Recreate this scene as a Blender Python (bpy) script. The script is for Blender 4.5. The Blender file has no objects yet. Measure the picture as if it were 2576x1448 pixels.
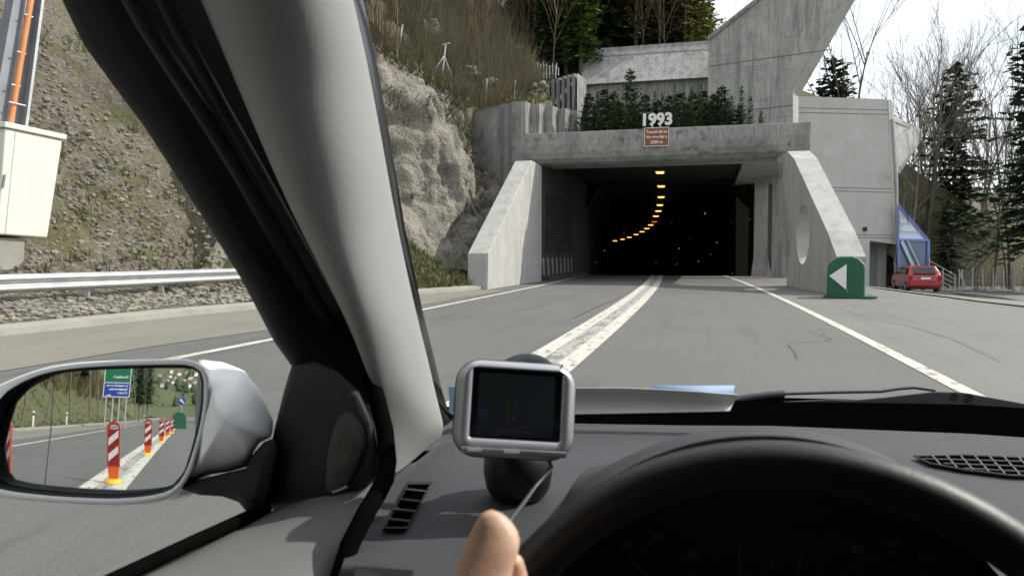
import bpy, math, random
from mathutils import Vector as V, noise, Matrix
R_ = math.radians
rnd = random.Random(7)
S = bpy.context.scene
COL = S.collection

# ---------------------------------------------------------------- camera, sky, sun
YAW, FPX, H = R_(14.7), 1860.0, 1.17
PITCH = math.atan(82/FPX)
cd = bpy.data.cameras.new('camera'); cam = bpy.data.objects.new('camera', cd); COL.objects.link(cam)
cd.sensor_width = 36; cd.lens = 36*FPX/2576; cd.clip_start = 0.02; cd.clip_end = 3000
cam.location = (0, 0, H); cam.rotation_euler = (math.pi/2-PITCH, 0, YAW)
cd.dof.use_dof = True; cd.dof.focus_distance = 3.0; cd.dof.aperture_fstop = 13
S.camera = cam
SUN_EL, SUN_AZ = R_(42), R_(60)          # azimuth clockwise from the road direction (+Y)
sd = V((math.sin(SUN_AZ)*math.cos(SUN_EL), math.cos(SUN_AZ)*math.cos(SUN_EL), math.sin(SUN_EL)))
ld = bpy.data.lights.new('sun', 'SUN'); ld.energy = 3.5; ld.angle = R_(0.6); ld.color = (1, .94, .85)
lo = bpy.data.objects.new('sun', ld); COL.objects.link(lo); lo.rotation_euler = sd.to_track_quat('Z', 'Y').to_euler()
S.view_settings.view_transform = 'Standard'; S.view_settings.look = 'None'
S.view_settings.exposure = 0.45; S.view_settings.gamma = 1
S.cycles.use_denoising = True; S.cycles.max_bounces = 6; S.cycles.transparent_max_bounces = 12
S.cycles.sample_clamp_indirect = 6
wd = bpy.data.worlds.new('World'); S.world = wd; wd.use_nodes = True
nt = wd.node_tree; nt.nodes.clear()
def wn(t, **k):
    n = nt.nodes.new(t)
    for a, b in k.items(): setattr(n, a, b)
    return n
sky = wn('ShaderNodeTexSky', sky_type='NISHITA', sun_disc=False, sun_elevation=SUN_EL, sun_rotation=SUN_AZ, altitude=900, dust_density=2.0)
tc = wn('ShaderNodeTexCoord'); mp = wn('ShaderNodeMapping'); mp.inputs['Scale'].default_value = (1.2, 1.2, 4)
nz = wn('ShaderNodeTexNoise'); nz.inputs['Scale'].default_value = 1.6; nz.inputs['Detail'].default_value = 6
cr = wn('ShaderNodeValToRGB'); cr.color_ramp.elements[0].position = .40; cr.color_ramp.elements[1].position = .62
cr.color_ramp.elements[0].color = (.50,)*3+(1,); cr.color_ramp.elements[1].color = (.97,)*3+(1,)
mx = wn('ShaderNodeMixRGB'); mx.inputs[2].default_value = (14.5, 15.0, 15.6, 1)
bg = wn('ShaderNodeBackground'); bg.inputs['Strength'].default_value = 0.085; ow = wn('ShaderNodeOutputWorld')
L = nt.links.new
L(tc.outputs['Generated'], mp.inputs[0]); L(mp.outputs[0], nz.inputs['Vector']); L(nz.outputs[0], cr.inputs[0]); L(cr.outputs[0], mx.inputs[0])
L(sky.outputs[0], mx.inputs[1]); L(mx.outputs[0], bg.inputs[0]); L(bg.outputs[0], ow.inputs[0])

# ---------------------------------------------------------------- photo measurements -> world points
cF0 = V((-math.sin(YAW), math.cos(YAW), 0)); cR = V((math.cos(YAW), math.sin(YAW), 0)); cU0 = V((0, 0, 1))
cF = cF0*math.cos(PITCH)-cU0*math.sin(PITCH); cU = cU0*math.cos(PITCH)+cF0*math.sin(PITCH)
EYE = V((0, 0, H))
def ray(x, y): return cF+cR*((x-1288)/FPX)+cU*((724-y)/FPX)
def W(x, y, d): return EYE+ray(x, y)*d
def WX(x, y, X): r = ray(x, y); return EYE+r*(X/r.x)
def WY(x, y, Y): r = ray(x, y); return EYE+r*(Y/r.y)
def WZ(x, y, z): r = ray(x, y); return EYE+r*((z-H)/r.z)

# ---------------------------------------------------------------- materials
MATS = {}
def new_mat(name):
    m = bpy.data.materials.new(name); m.use_nodes = True; MATS[name] = m
    n = m.node_tree; n.nodes.clear()
    o = n.nodes.new('ShaderNodeOutputMaterial'); b = n.nodes.new('ShaderNodeBsdfPrincipled')
    n.links.new(b.outputs[0], o.inputs[0]); return m, n, b
def c4(c): return (c[0], c[1], c[2], 1)
def noise_node(n, scale, stretch=(1, 1, 1), detail=5, rough=.6):
    t = n.nodes.new('ShaderNodeTexCoord'); mm = n.nodes.new('ShaderNodeMapping'); mm.inputs['Scale'].default_value = stretch
    z = n.nodes.new('ShaderNodeTexNoise'); z.inputs['Scale'].default_value = scale; z.inputs['Detail'].default_value = detail; z.inputs['Roughness'].default_value = rough
    n.links.new(t.outputs['Object'], mm.inputs[0]); n.links.new(mm.outputs[0], z.inputs['Vector']); return z.outputs[0]
def ramp(n, src, a, b, ca, cb):
    r = n.nodes.new('ShaderNodeValToRGB'); e = r.color_ramp.elements
    e[0].position = a; e[1].position = b; e[0].color = c4(ca); e[1].color = c4(cb); n.links.new(src, r.inputs[0]); return r.outputs[0]
def mixc(n, fac, a, b, mode='MIX'):
    x = n.nodes.new('ShaderNodeMixRGB'); x.blend_type = mode
    for i, v in ((0, fac), (1, a), (2, b)):
        if isinstance(v, (int, float)): x.inputs[i].default_value = v
        elif isinstance(v, tuple): x.inputs[i].default_value = c4(v)
        else: n.links.new(v, x.inputs[i])
    return x.outputs[0]
def mat(name, c1, c2=None, scale=5, rough=.7, metal=0, bump=0, bscale=40, stretch=(1, 1, 1), spec=.5, layers=(), lo=.3, hi=.7, bdist=.01, trans=0, coat=0):
    m, n, b = new_mat(name)
    if c2 is None: c2 = c1
    col = ramp(n, noise_node(n, scale, stretch), lo, hi, c1, c2)
    for (sc, st, a, bb, cc, amt) in layers:      # extra colour layer where noise > a
        f = ramp(n, noise_node(n, sc, st, 6, .65), a, bb, (0, 0, 0), (amt,)*3)
        col = mixc(n, f, col, cc)
    n.links.new(col, b.inputs['Base Color'])
    b.inputs['Roughness'].default_value = rough; b.inputs['Metallic'].default_value = metal
    b.inputs['Specular IOR Level'].default_value = spec; b.inputs['Coat Weight'].default_value = coat
    if trans: b.inputs['Transmission Weight'].default_value = trans
    if bump:
        bp = n.nodes.new('ShaderNodeBump'); bp.inputs['Strength'].default_value = bump; bp.inputs['Distance'].default_value = bdist
        n.links.new(noise_node(n, bscale, (1, 1, 1), 4), bp.inputs['Height']); n.links.new(bp.outputs[0], b.inputs['Normal'])
    return m
def emis(name, c, s):
    m = bpy.data.materials.new(name); m.use_nodes = True; MATS[name] = m; n = m.node_tree; n.nodes.clear()
    o = n.nodes.new('ShaderNodeOutputMaterial'); e = n.nodes.new('ShaderNodeEmission'); e.inputs[0].default_value = c4(c); e.inputs[1].default_value = s
    n.links.new(e.outputs[0], o.inputs[0]); return m
def clear(name, c):
    m = bpy.data.materials.new(name); m.use_nodes = True; MATS[name] = m; n = m.node_tree; n.nodes.clear()
    o = n.nodes.new('ShaderNodeOutputMaterial'); e = n.nodes.new('ShaderNodeBsdfTransparent'); e.inputs[0].default_value = c4(c)
    n.links.new(e.outputs[0], o.inputs[0]); return m
STK = (2.2, 2.2, .16)
mat('concrete', (.33, .325, .31), (.44, .43, .405), 1.1, .85, bump=.25, bscale=14, layers=[(1.5, STK, .46, .66, (.17, .17, .16), .8), (4, (2.2, 2.2, .3), .5, .68, (.15, .15, .145), .6), (5, STK, .55, .75, (.52, .51, .48), .5), (2.5, (1, 1, 1), .55, .75, (.22, .215, .2), .6), (1.4, (.3, .3, 5), .58, .66, (.2, .2, .19), .5)])
mat('concrete_clean', (.36, .355, .335), (.45, .44, .415), .9, .85, bump=.2, bscale=14, layers=[(1.2, STK, .48, .7, (.25, .245, .225), .7), (5, STK, .58, .7, (.22, .215, .20), .6), (2.5, (1, 1, 1), .55, .75, (.29, .275, .24), .6), (1.5, (.3, .3, 6), .6, .75, (.33, .33, .31), .4)])
mat('concrete_light', (.44, .43, .40), (.53, .52, .49), .9, .85, bump=.2, bscale=14, layers=[(1.2, STK, .52, .8, (.34, .34, .32), .6), (2.5, (1, 1, 1), .62, .8, (.37, .365, .34), .4), (1.5, (.3, .3, 6), .58, .75, (.40, .40, .375), .5), (3, (3, 3, .12), .6, .7, (.30, .30, .285), .45)])
mat('concrete_old', (.20, .20, .19), (.36, .355, .34), 1.6, .9, bump=.35, bscale=12, layers=[(3, STK, .45, .68, (.09, .09, .085), .9), (4, STK, .6, .75, (.50, .49, .46), .7)])
mat('concrete_grimy', (.25, .245, .23), (.36, .35, .33), .8, .9, bump=.4, bscale=14, layers=[(1.3, (1, 1, .5), .48, .66, (.16, .16, .15), .7), (9, (2.2, 2.2, .22), .5, .62, (.13, .13, .12), .6), (2.0, (1, 1, 1.2), .55, .68, (.085, .085, .08), .8), (5, STK, .58, .72, (.48, .47, .44), .7)])
mat('joint', (.16, .155, .15), rough=.9)
mat('dark_recess', (.03, .03, .03), rough=.9)
mat('asphalt', (.075, .0745, .072), (.103, .1015, .096), .35, .8, bump=.8, bscale=110, bdist=.006, layers=[(90, (1, 1, 1), .35, .72, (.19, .185, .175), .5), (45, (1, 1, 1), .55, .8, (.03, .03, .03), .45), (1.1, (3, .12, 1), .52, .72, (.062, .062, .062), .4), (.5, (1, .6, 1), .58, .75, (.13, .12, .10), .55), (.9, (2.5, .3, 1), .58, .66, (.056, .056, .056), .35), (2.2, (1, 1, 1), .66, .72, (.05, .05, .05), .35)])
mat('asphalt_old', (.115, .112, .105), (.15, .143, .13), .4, .85, bump=.5, bscale=160, bdist=.004, layers=[(80, (1, 1, 1), .4, .72, (.21, .205, .19), .5), (1.0, (2, .15, 1), .5, .72, (.095, .093, .088), .6), (.6, (.5, 1, 1), .6, .75, (.17, .145, .11), .55)])
mat('tar', (.06, .06, .06), (.095, .095, .09), 8, .6)
mat('road_paint', (.44, .425, .37), (.54, .525, .465), 3, .75, layers=[(6, (1.5, .5, 1), .545, .62, (.17, .17, .16), .9), (26, (1, 1, 1), .56, .66, (.24, .235, .22), .85)])
mat('road_paint_worn', (.26, .255, .235), (.38, .37, .345), 3, .8, layers=[(4, (3, .35, 1), .52, .57, (.15, .15, .145), .9), (14, (2, .3, 1), .56, .60, (.14, .14, .13), .8)])
mat('kerb_concrete', (.24, .23, .20), (.31, .295, .26), 2, .9, bump=.3, bscale=30)
mat('gravel', (.11, .10, .085), (.2, .185, .155), 9, .95, bump=.9, bscale=22, bdist=.05, layers=[(16, (1, 1, 1), .5, .6, (.50, .47, .40), .8), (.9, (1, 1, 1), .55, .66, (.17, .17, .06), .9), (25, (1, 1, 1), .58, .66, (.10, .09, .08), .7)])
mat('stone', (.14, .13, .11), (.25, .23, .20), 3, .9, bump=.4, bscale=25, layers=[(1.7, (1, 1, 1), .5, .6, (.33, .29, .21), .6), (9, (1, 1, 1), .58, .7, (.36, .34, .30), .6)])
mat('slope_soil', (.085, .068, .046), (.150, .125, .09), 2.4, .95, bump=1, bscale=9, bdist=.12, layers=[(6, (1, 1, 2.2), .5, .6, (.22, .205, .18), .8), (.8, (1, 1, 1), .50, .60, (.085, .085, .026), .85), (2.6, (1, 1, 1), .55, .63, (.11, .085, .045), .8), (9, (1, 1, 1), .55, .62, (.035, .03, .024), .85), (22, (1, 1, 1), .62, .68, (.27, .255, .23), .8)])
mat('hill_soil', (.075, .062, .042), (.125, .105, .072), .5, .95, bump=.8, bscale=6, bdist=.1, layers=[(.8, (1, 1, 1), .48, .6, (.085, .095, .028), .85), (3, (1, 1, 1), .6, .68, (.2, .19, .17), .7)])
mat('shotcrete', (.225, .207, .172), (.32, .295, .24), .7, .92, bump=1, bscale=7, bdist=.22, layers=[(.7, (1, 1, .5), .50, .62, (.165, .16, .15), .75), (2.2, (1, 1, .7), .62, .67, (.06, .055, .045), .8), (9, (1, 1, 1), .60, .66, (.07, .065, .055), .8), (3.2, (1.5, 1.5, .35), .58, .64, (.10, .095, .085), .7), (1.6, (1, 1, 1), .56, .7, (.33, .30, .235), .6)])
mat('grass', (.05, .065, .02), (.11, .11, .04), 3, .9, bump=.8, bscale=30, bdist=.03, layers=[(1.5, (1, 1, 1), .52, .66, (.15, .125, .07), .75)])
mat('grass_blade', (.06, .09, .022), (.14, .15, .05), 2.2, .85)
mat('dry_blade', (.17, .14, .08), (.26, .22, .13), 2.2, .9)
mat('meadow', (.045, .065, .022), (.085, .095, .04), .02, .95)
mat('needles', (.018, .042, .018), (.05, .08, .028), .9, .8, layers=[(3, (1, 1, 1), .6, .7, (.05, .075, .02), .5)])
mat('needles_bright', (.06, .12, .015), (.13, .21, .03), 1.1, .8)
mat('needles_young', (.045, .088, .036), (.095, .145, .06), 2.5, .8)
mat('needles_yellow', (.16, .17, .02), (.26, .25, .05), 1.3, .8)
mat('larch_leaf', (.20, .14, .06), (.30, .22, .10), 1.3, .85)
mat('bark', (.10, .085, .07), (.19, .165, .14), 6, .95, bump=.5, bscale=30)
mat('bark_pale', (.15, .125, .09), (.25, .215, .165), 6, .95)
mat('twig', (.115, .083, .045), (.20, .150, .085), 1.2, .95)
mat('twig_dark', (.105, .092, .075), (.18, .16, .13), 3, .95)
mat('galvanised', (.42, .43, .44), (.55, .56, .57), 3, .45, .55, bump=.1, bscale=6, layers=[(2, (4, 1, 1), .6, .8, (.33, .32, .29), .5)])
mat('steel_grey', (.20, .215, .24), (.27, .285, .31), 2, .55, .3)
mat('conduit', (.55, .20, .07), (.62, .25, .09), 3, .5)
mat('cabinet_paint', (.60, .59, .52), (.66, .65, .58), 1.5, .5, bump=.05, bscale=4, layers=[(3, STK, .6, .85, (.55, .53, .46), .4)])
mat('black', (.008, .008, .009), rough=.6)
mat('soft_black', (.011, .011, .012), (.016, .016, .017), 30, .75, bump=.2, bscale=600, bdist=.001, spec=.3)
mat('rubber', (.014, .014, .014), rough=.65, spec=.35)
mat('matt_black', (.004, .004, .004), rough=1, spec=0)
mat('dash_plastic', (.044, .047, .053), (.054, .057, .063), 7, .72, bump=.55, bscale=260, bdist=.001, spec=.35)
mat('door_plastic', (.12, .122, .12), (.15, .15, .148), 6, .62, bump=.35, bscale=380, bdist=.001, spec=.4)
mat('panel_dark', (.020, .020, .020), (.026, .026, .025), 9, .7, bump=.2, bscale=500, bdist=.001, spec=.3)
mat('speaker_cloth', (.045, .043, .038), (.06, .057, .05), 60, .85, bump=.4, bscale=900, bdist=.001)
mat('pillar_trim', (.275, .28, .275), (.305, .31, .30), 5, .7, bump=.3, bscale=230, bdist=.0010, spec=.35)
mat('liner', (.16, .158, .15), rough=.9)
mat('leather', (.008, .0085, .010), (.012, .0125, .014), 60, .5, bump=.2, bscale=300, bdist=.001)
mat('silver_paint', (.88, .89, .90), (.90, .91, .92), 3, .45, 0, coat=.15)
mat('silver_plastic', (.42, .43, .46), (.48, .49, .52), 8, .36, .55)
mat('device_dark', (.014, .014, .017), rough=.45)
mat('gloss_black', (.006, .006, .008), rough=.12)
mat('wiper_black', (.022, .024, .030), (.034, .036, .042), 20, .5)
mat('paper', (.46, .455, .43), rough=.7)
mat('paper_blue', (.22, .33, .48), rough=.7)
mat('cable', (.06, .06, .06), rough=.5)
mat('skin', (.58, .36, .25), (.68, .45, .33), 30, .5, bump=.25, bscale=420, bdist=.001, layers=[(38, (1, 1, 1), .55, .75, (.56, .29, .21), .5)])
MATS['skin'].node_tree.nodes['Principled BSDF'].inputs['Subsurface Weight'].default_value = .15
MATS['skin'].node_tree.nodes['Principled BSDF'].inputs['Subsurface Scale'].default_value = .006
mat('sleeve', (.03, .035, .05), rough=.9)
mat('green_plastic', (.010, .085, .045), (.016, .11, .06), 2, .6, layers=[(4, (1, 1, 1), .55, .8, (.03, .13, .08), .5), (9, (1, 1, .4), .58, .7, (.07, .09, .07), .6)])
mat('white_plate', (.72, .72, .70), rough=.5)
mat('brown_plate', (.22, .07, .035), rough=.5)
mat('blue_plate', (.02, .06, .35), rough=.45)
mat('green_plate', (.01, .16, .08), rough=.45)
mat('red_band', (.28, .018, .018), rough=.5)
mat('orange_rubber', (.75, .13, .02), rough=.5)
mat('red_frame', (.45, .045, .03), rough=.5)
mat('yellow_rubber', (.75, .45, .02), rough=.5)
mat('letter_white', (.75, .75, .74), rough=.5)
mat('letter_black', (.02, .02, .02), rough=.6)
mat('red_paint', (.28, .012, .012), (.33, .016, .014), 2, .3, coat=.5)
mat('car_glass', (.02, .025, .03), rough=.08)
mat('tail_red', (.30, .01, .01), rough=.2)
mat('tyre', (.015, .015, .015), rough=.9)
mat('rim_metal', (.35, .35, .36), rough=.4, metal=.6)
mat('blue_frame', (.22, .27, .66), rough=.4)
mat('glazing_white', (.62, .70, .82), (.70, .77, .87), .8, .35)
mat('glazing_blue', (.10, .15, .22), (.16, .22, .30), .8, .12)
mat('dial_ink', (.10, .10, .10), rough=.8)
mat('screen_bg', (.020, .027, .030), (.027, .034, .037), 20, .22)
mat('screen_bar', (.018, .020, .034), rough=.22)
mat('screen_route', (.045, .035, .014), rough=.3)
mat('screen_blue', (.016, .026, .075), rough=.3)
mat('screen_grey', (.05, .055, .06), rough=.3)
mat('splat', (.60, .62, .60), rough=.8)
mat('house_wall', (.70, .68, .62), rough=.9)
mat('house_roof', (.16, .10, .08), rough=.9)
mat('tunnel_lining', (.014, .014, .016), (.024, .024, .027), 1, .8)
mat('dark_wall', (.020, .020, .021), (.040, .040, .040), .7, .9, layers=[(2, (2, 2, .3), .5, .7, (.065, .065, .062), .6)])  # near-black base with slightly paler upright streaks
mat('flat_black', (.001, .001, .001), rough=1, spec=0)  # no sheen: recess shade painted on vent and grille plates; also cowl black
mat('shoulder', (.155, .145, .122), (.195, .182, .155), .5, .9, bump=.4, bscale=150, bdist=.004, layers=[(70, (1, 1, 1), .45, .72, (.25, .235, .2), .5), (1.2, (2, .2, 1), .5, .7, (.12, .115, .10), .6)])
mat('tunnel_panel', (.16, .16, .155), (.26, .26, .25), 2, .6)
emis('lamp_amber', (1, .50, .10), 1.9); emis('lamp_red', (1, .09, .03), 1.0)
clear('pane_clear', (.965, .975, .97)); clear('side_pane_clear', (.95, .965, .955))
mg, n_, b_ = new_mat('mirror_silver'); b_.inputs['Metallic'].default_value = 1; b_.inputs['Roughness'].default_value = .01; b_.inputs['Base Color'].default_value = (.80, .82, .82, 1)

# ---------------------------------------------------------------- mesh helpers
ORG = {}
class MB:
    def __init__(s): s.v = []; s.f = []; s.m = []
    def add(s, vs, fs, mi=0):
        o = len(s.v); s.v += [V(p) for p in vs]; s.f += [[o+i for i in f] for f in fs]; s.m += [mi]*len(fs); return s
    def box(s, a, b, mi=0, rz=0, c=None):
        a, b = V(a), V(b)
        vs = [V((x, y, z)) for z in (a.z, b.z) for y in (a.y, b.y) for x in (a.x, b.x)]
        if rz:
            c = V(c) if c is not None else (a+b)/2; q = Matrix.Rotation(rz, 3, 'Z'); vs = [q@(p-c)+c for p in vs]
        return s.add(vs, [(0, 2, 3, 1), (4, 5, 7, 6), (0, 1, 5, 4), (2, 6, 7, 3), (0, 4, 6, 2), (1, 3, 7, 5)], mi)
    def prism(s, poly, off, mi=0, cap=True):
        n = len(poly); off = V(off); vs = [V(p) for p in poly]+[V(p)+off for p in poly]
        fs = ([list(range(n))[::-1], list(range(n, 2*n))] if cap else [])+[(i, (i+1) % n, n+(i+1) % n, n+i) for i in range(n)]
        return s.add(vs, fs, mi)
    def grid(s, rows, mi=0, closed=False):
        nr, nc = len(rows), len(rows[0]); vs = [p for r in rows for p in r]
        fs = [(i*nc+j, i*nc+(j+1) % nc, (i+1)*nc+(j+1) % nc, (i+1)*nc+j) for i in range(nr-1) for j in range(nc if closed else nc-1)]
        return s.add(vs, fs, mi)
    def tube(s, pts, rad, n=8, mi=0, cap=True, flat=1.0):
        pts = [V(p) for p in pts]; rad = rad if isinstance(rad, (list, tuple)) else [rad]*len(pts); rows = []
        u = None
        for i, p in enumerate(pts):
            t = (pts[min(i+1, len(pts)-1)]-pts[max(i-1, 0)])
            t = t.normalized() if t.length > 1e-9 else V((0, 0, 1))
            if u is None: u = t.orthogonal().normalized()
            u = (u-t*u.dot(t)).normalized(); w = t.cross(u)
            rows.append([p+(u*math.cos(2*math.pi*k/n)+w*math.sin(2*math.pi*k/n)*flat)*rad[i] for k in range(n)])
        s.grid(rows, mi, True)
        if cap: s.add(rows[0], [list(range(n))[::-1]], mi); s.add(rows[-1], [list(range(n))], mi)
        return s
    def disc(s, c, nrm, r, n=24, mi=0, thick=.002):
        nrm = V(nrm).normalized(); return s.tube([V(c)-nrm*thick/2, V(c)+nrm*thick/2], r, n, mi)
    def build(s, name, mats, parent=None, smooth=False, kind=None, merge=False):
        mats = mats if isinstance(mats, (list, tuple)) else [mats]
        org = ORG.get(parent.name, V((0, 0, 0))) if parent else V((0, 0, 0))
        me = bpy.data.meshes.new(name); me.from_pydata([tuple(p-org) for p in s.v], [], s.f)
        for k in mats: me.materials.append(MATS[k])
        me.polygons.foreach_set('material_index', s.m)
        if smooth: me.polygons.foreach_set('use_smooth', [True]*len(s.f))
        me.update()
        if merge:
            import bmesh
            bm = bmesh.new(); bm.from_mesh(me); bmesh.ops.remove_doubles(bm, verts=bm.verts, dist=merge); bmesh.ops.recalc_face_normals(bm, faces=bm.faces); bm.to_mesh(me); bm.free()
        o = bpy.data.objects.new(name, me); COL.objects.link(o)
        if parent: o.parent = parent
        ORG[o.name] = org
        if kind: o['kind'] = kind
        return o
def bevel(o, w, seg=2):
    m = o.modifiers.new('bevel', 'BEVEL'); m.width = w; m.segments = seg; m.limit_method = 'ANGLE'; m.angle_limit = R_(35); return o
def subsurf(o, l=2):
    m = o.modifiers.new('subsurf', 'SUBSURF'); m.levels = l; m.render_levels = l; return o
def thing(name, label, cat, loc=(0, 0, 0), group=None):
    o = bpy.data.objects.new(name, None); COL.objects.link(o); o.location = loc; o.empty_display_size = .1
    ORG[o.name] = V(loc); return tag(o, label, cat, group)
def tag(o, label, cat, group=None):
    o['label'] = label; o['category'] = cat
    if group: o['group'] = group
    return o
def copy_tree(o, parent=None):
    c = o.copy(); COL.objects.link(c); c.parent = parent
    for ch in list(o.children): copy_tree(ch, c)
    return c
def text_mesh(s, size, loc, xdir, ydir, name, m, parent, depth=.002, bold=0, align='CENTER'):
    cu = bpy.data.curves.new(name, 'FONT'); cu.body = s; cu.size = size; cu.extrude = depth; cu.offset = bold; cu.align_x = align; cu.align_y = 'CENTER'
    o = bpy.data.objects.new(name, cu); COL.objects.link(o)
    dg = bpy.context.evaluated_depsgraph_get(); me = bpy.data.meshes.new_from_object(o.evaluated_get(dg))
    bpy.data.objects.remove(o); me.materials.clear(); me.materials.append(MATS[m])
    x = V(xdir).normalized(); y = V(ydir).normalized(); z = x.cross(y)
    org = ORG.get(parent.name, V((0, 0, 0))) if parent else V((0, 0, 0))
    mt = Matrix(((x.x, y.x, z.x, loc[0]-org.x), (x.y, y.y, z.y, loc[1]-org.y), (x.z, y.z, z.z, loc[2]-org.z), (0, 0, 0, 1)))
    me.transform(mt); o = bpy.data.objects.new(name, me); COL.objects.link(o); o.parent = parent; ORG[o.name] = org
    return o
def nz3(p, s, a): return noise.fractal(V(p)*s, 1.0, 2.0, 5)*a
def sm(t): t = max(0, min(1, t)); return t*t*(3-2*t)
def lerp(a, b, t): return a+(b-a)*t
def pl(pts, x):            # piecewise linear
    if x <= pts[0][0]: return pts[0][1]
    for (a, p), (b, q) in zip(pts, pts[1:]):
        if x <= b: return p+(q-p)*(x-a)/(b-a)
    return pts[-1][1]
def rz(Y): return -.03*max(0, Y-44)
def off(Y):                # the road bends left as it goes into the tunnel
    if Y < 5: return 0
    if Y < 50: return -.00075*(Y-5)**2
    return -1.52-.0675*(Y-50)-.00138*(Y-50)**2

# ---------------------------------------------------------------- ground, road, markings
def gz(X, Y):              # the service yard on the right drops away from the road
    return -1.0*sm((X-5)/7)*sm((Y-16)/24)-.25*sm((X-12)/20)+(rz(Y) if X < 6 else 0)
def strip(xs, ys, z, name, m, kind='structure', path=True, zf=None):
    b = MB(); rows = []
    for Y in ys:
        rows.append([V((x+(off(Y) if path else 0), Y, z+rz(Y)+(zf(x, Y) if zf else 0))) for x in xs])
    b.grid(rows); return b.build(name, m, kind=kind)
b = MB(); xs = [-1600, -400, -120, -60, -30, -16, -11, -9, -6, -3, 0, 3]+[3+i*1.0 for i in range(1, 38)]+[60, 120, 400, 1600]
ys = [-1600, -400, -150, -60, -30, -10]+[i*1.5 for i in range(0, 42)]+[80, 140, 300, 600, 1600]
b.grid([[V((x, y, gz(x, y)-.02-(.0 if x > -9 else .3))) for x in xs] for y in ys]); b.build('ground', 'asphalt_old', kind='structure', smooth=True)
YS = [-150, -110, -80, -60, -45, -32, -22, -14, -8, -3, 2]+[5+i*1.5 for i in range(0, 31)]+[55+8*i for i in range(0, 24)]
strip([-10.4, -8, -5.85, -2, 2.3], YS, -.006, 'road', 'asphalt')
def line(xa, xb, ys, name, m, z=0): return strip([xa, xb], ys, z, name, m)
YL = [y for y in YS if y < 120]
line(-5.93, -5.77, YL, 'road_marking', 'road_paint')
line(2.11, 2.27, YL, 'road_marking', 'road_paint')
line(-2.00, -1.77, YL, 'road_marking', 'road_paint')
line(-1.54, -1.31, YL, 'road_marking', 'road_paint')
line(-1.766, -1.544, YL, 'road_marking', 'road_paint_worn', -.002)
# pale old shoulder beside the left lane
b = MB(); rows = []
def kerbx(Y): return pl([(-150, -9.6), (-30, -9.8), (5, -10.1), (12, -9.9), (18, -9.0), (21.3, -8.4), (24.4, -7.5), (26, -7.4)], Y)
for Y in [-150, -80, -40, -20, -8, 0, 4, 8, 12, 16, 20, 24]:
    rows.append([V((kerbx(Y)-.05, Y, .0)), V((-6.9 if Y < 12 else -6.5, Y, .0))])
b.grid(rows); b.build('road_shoulder', 'shoulder', kind='structure')
# pale concrete apron of the service yard
b = MB(); q1, q2 = WZ(2170, 731, -.25), WZ(2640, 792, -.12); dr = (q2-q1); dr.z = 0; outv = V((-dr.y, dr.x, 0)).normalized(); outv = outv if outv.y > 0 else -outv
rows = []
for j in range(30):
    r = []
    for i in range(44):
        p = q1+dr*lerp(-.02, 2.2, i/43)+outv*j*.8+V((nz3((i*.3, 0, 0), 1, .15), 0, 0)); r.append(V((p.x, p.y, gz(p.x, p.y)+.012)))
    rows.append(r)
b.grid(rows); b.build('yard_apron', 'shoulder', kind='structure', smooth=True)
# kerb
b = MB(); rows = []
for i in range(0, 88):
    Y = -150+i*2.0 if i < 82 else 14+(i-82)*2.3
    x = kerbx(Y); rows.append([V((x+.12, Y, 0)), V((x+.10, Y, .10)), V((x-.10, Y, .13)), V((x-.32, Y, .13)), V((x-.32, Y, -.1))])
b.grid(rows); b.build('kerb', 'kerb_concrete', kind='structure')
# sealed cracks in the tarmac
def crack(pxs, w):
    p = [WZ(x, y, .003) for x, y in pxs]; b = MB(); rows = []
    for i, q in enumerate(p):
        t = (p[min(i+1, len(p)-1)]-p[max(i-1, 0)]).normalized(); s_ = V((-t.y, t.x, 0))*w*(.6+.8*rnd.random()); rows.append([q-s_, q+s_])
    b.grid(rows); b.build('road_crack', 'tar', kind='structure')
crack([(2055, 826), (2075, 833), (2065, 842), (2095, 850), (2075, 857), (2030, 858), (1990, 862), (1983, 868), (1995, 878), (2003, 892), (2005, 902)], .008)
crack([(2520, 905), (2400, 850), (2300, 820), (2180, 795), (2100, 770)], .008)
crack([(1560, 748), (1500, 772), (1440, 800)], .014)
for t_ in [((1380, 812), (1500, 800), (1680, 795), (1900, 802))]: pass

# ---------------------------------------------------------------- left bank, verge, rock
def bank_rows(y0, y1, dy, fine):
    rows = []; Y = y0
    while Y <= y1+1e-6:
        x0 = (kerbx(Y) if Y < 14 else lerp(kerbx(14), -10.3, (Y-14)/2) if Y < 16 else -10.3)-.30; r = []
        prof = [(0, .11), (.5, .16), (1.2, .22), (2.0, .32), (2.7, .52)]+[(2.7+i*fine, .52+i*fine*.98) for i in range(1, int(14/fine))]+[(2.7+14+i*2, .52+13.7+i*2.1) for i in range(1, 16)]
        for (u, z) in prof:
            x = x0-u; a = sm((u-2.2)/2); wob = nz3((x, Y, 3), .35, .5)*a+nz3((x, Y, z), 1.9, .22)*a+nz3((x, Y, z), 5, .05)
            r.append(V((x+wob*.5, Y, z+wob*.5)))
        rows.append(r); Y += dy
    return rows
b = MB(); b.grid(bank_rows(3, 46, .3, .3)); b.build('gravel_bank', 'slope_soil', kind='structure', smooth=True)
b = MB(); b.grid(bank_rows(-117, 3, 2.0, 1.2)); b.build('grass_bank', 'grass', kind='structure', smooth=True)
b = MB(); rows = []
for i in range(0, 30):
    Y = 17.2+i*.28; x0 = kerbx(Y)-.30; r = []
    for k in range(14):
        u = k*.32; g_ = sm((Y-17.0)/3); z = .11+g_*(.30*u+.09*u*u)-(1-g_)*.25*min(1, u*2)+nz3((x0-u, Y, 0), 1.3, .10)*min(1, u); r.append(V((x0-u, Y, z)))
    rows.append(r)
b.grid(rows); b.build('grass_verge', 'grass', kind='structure', smooth=True)
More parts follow.
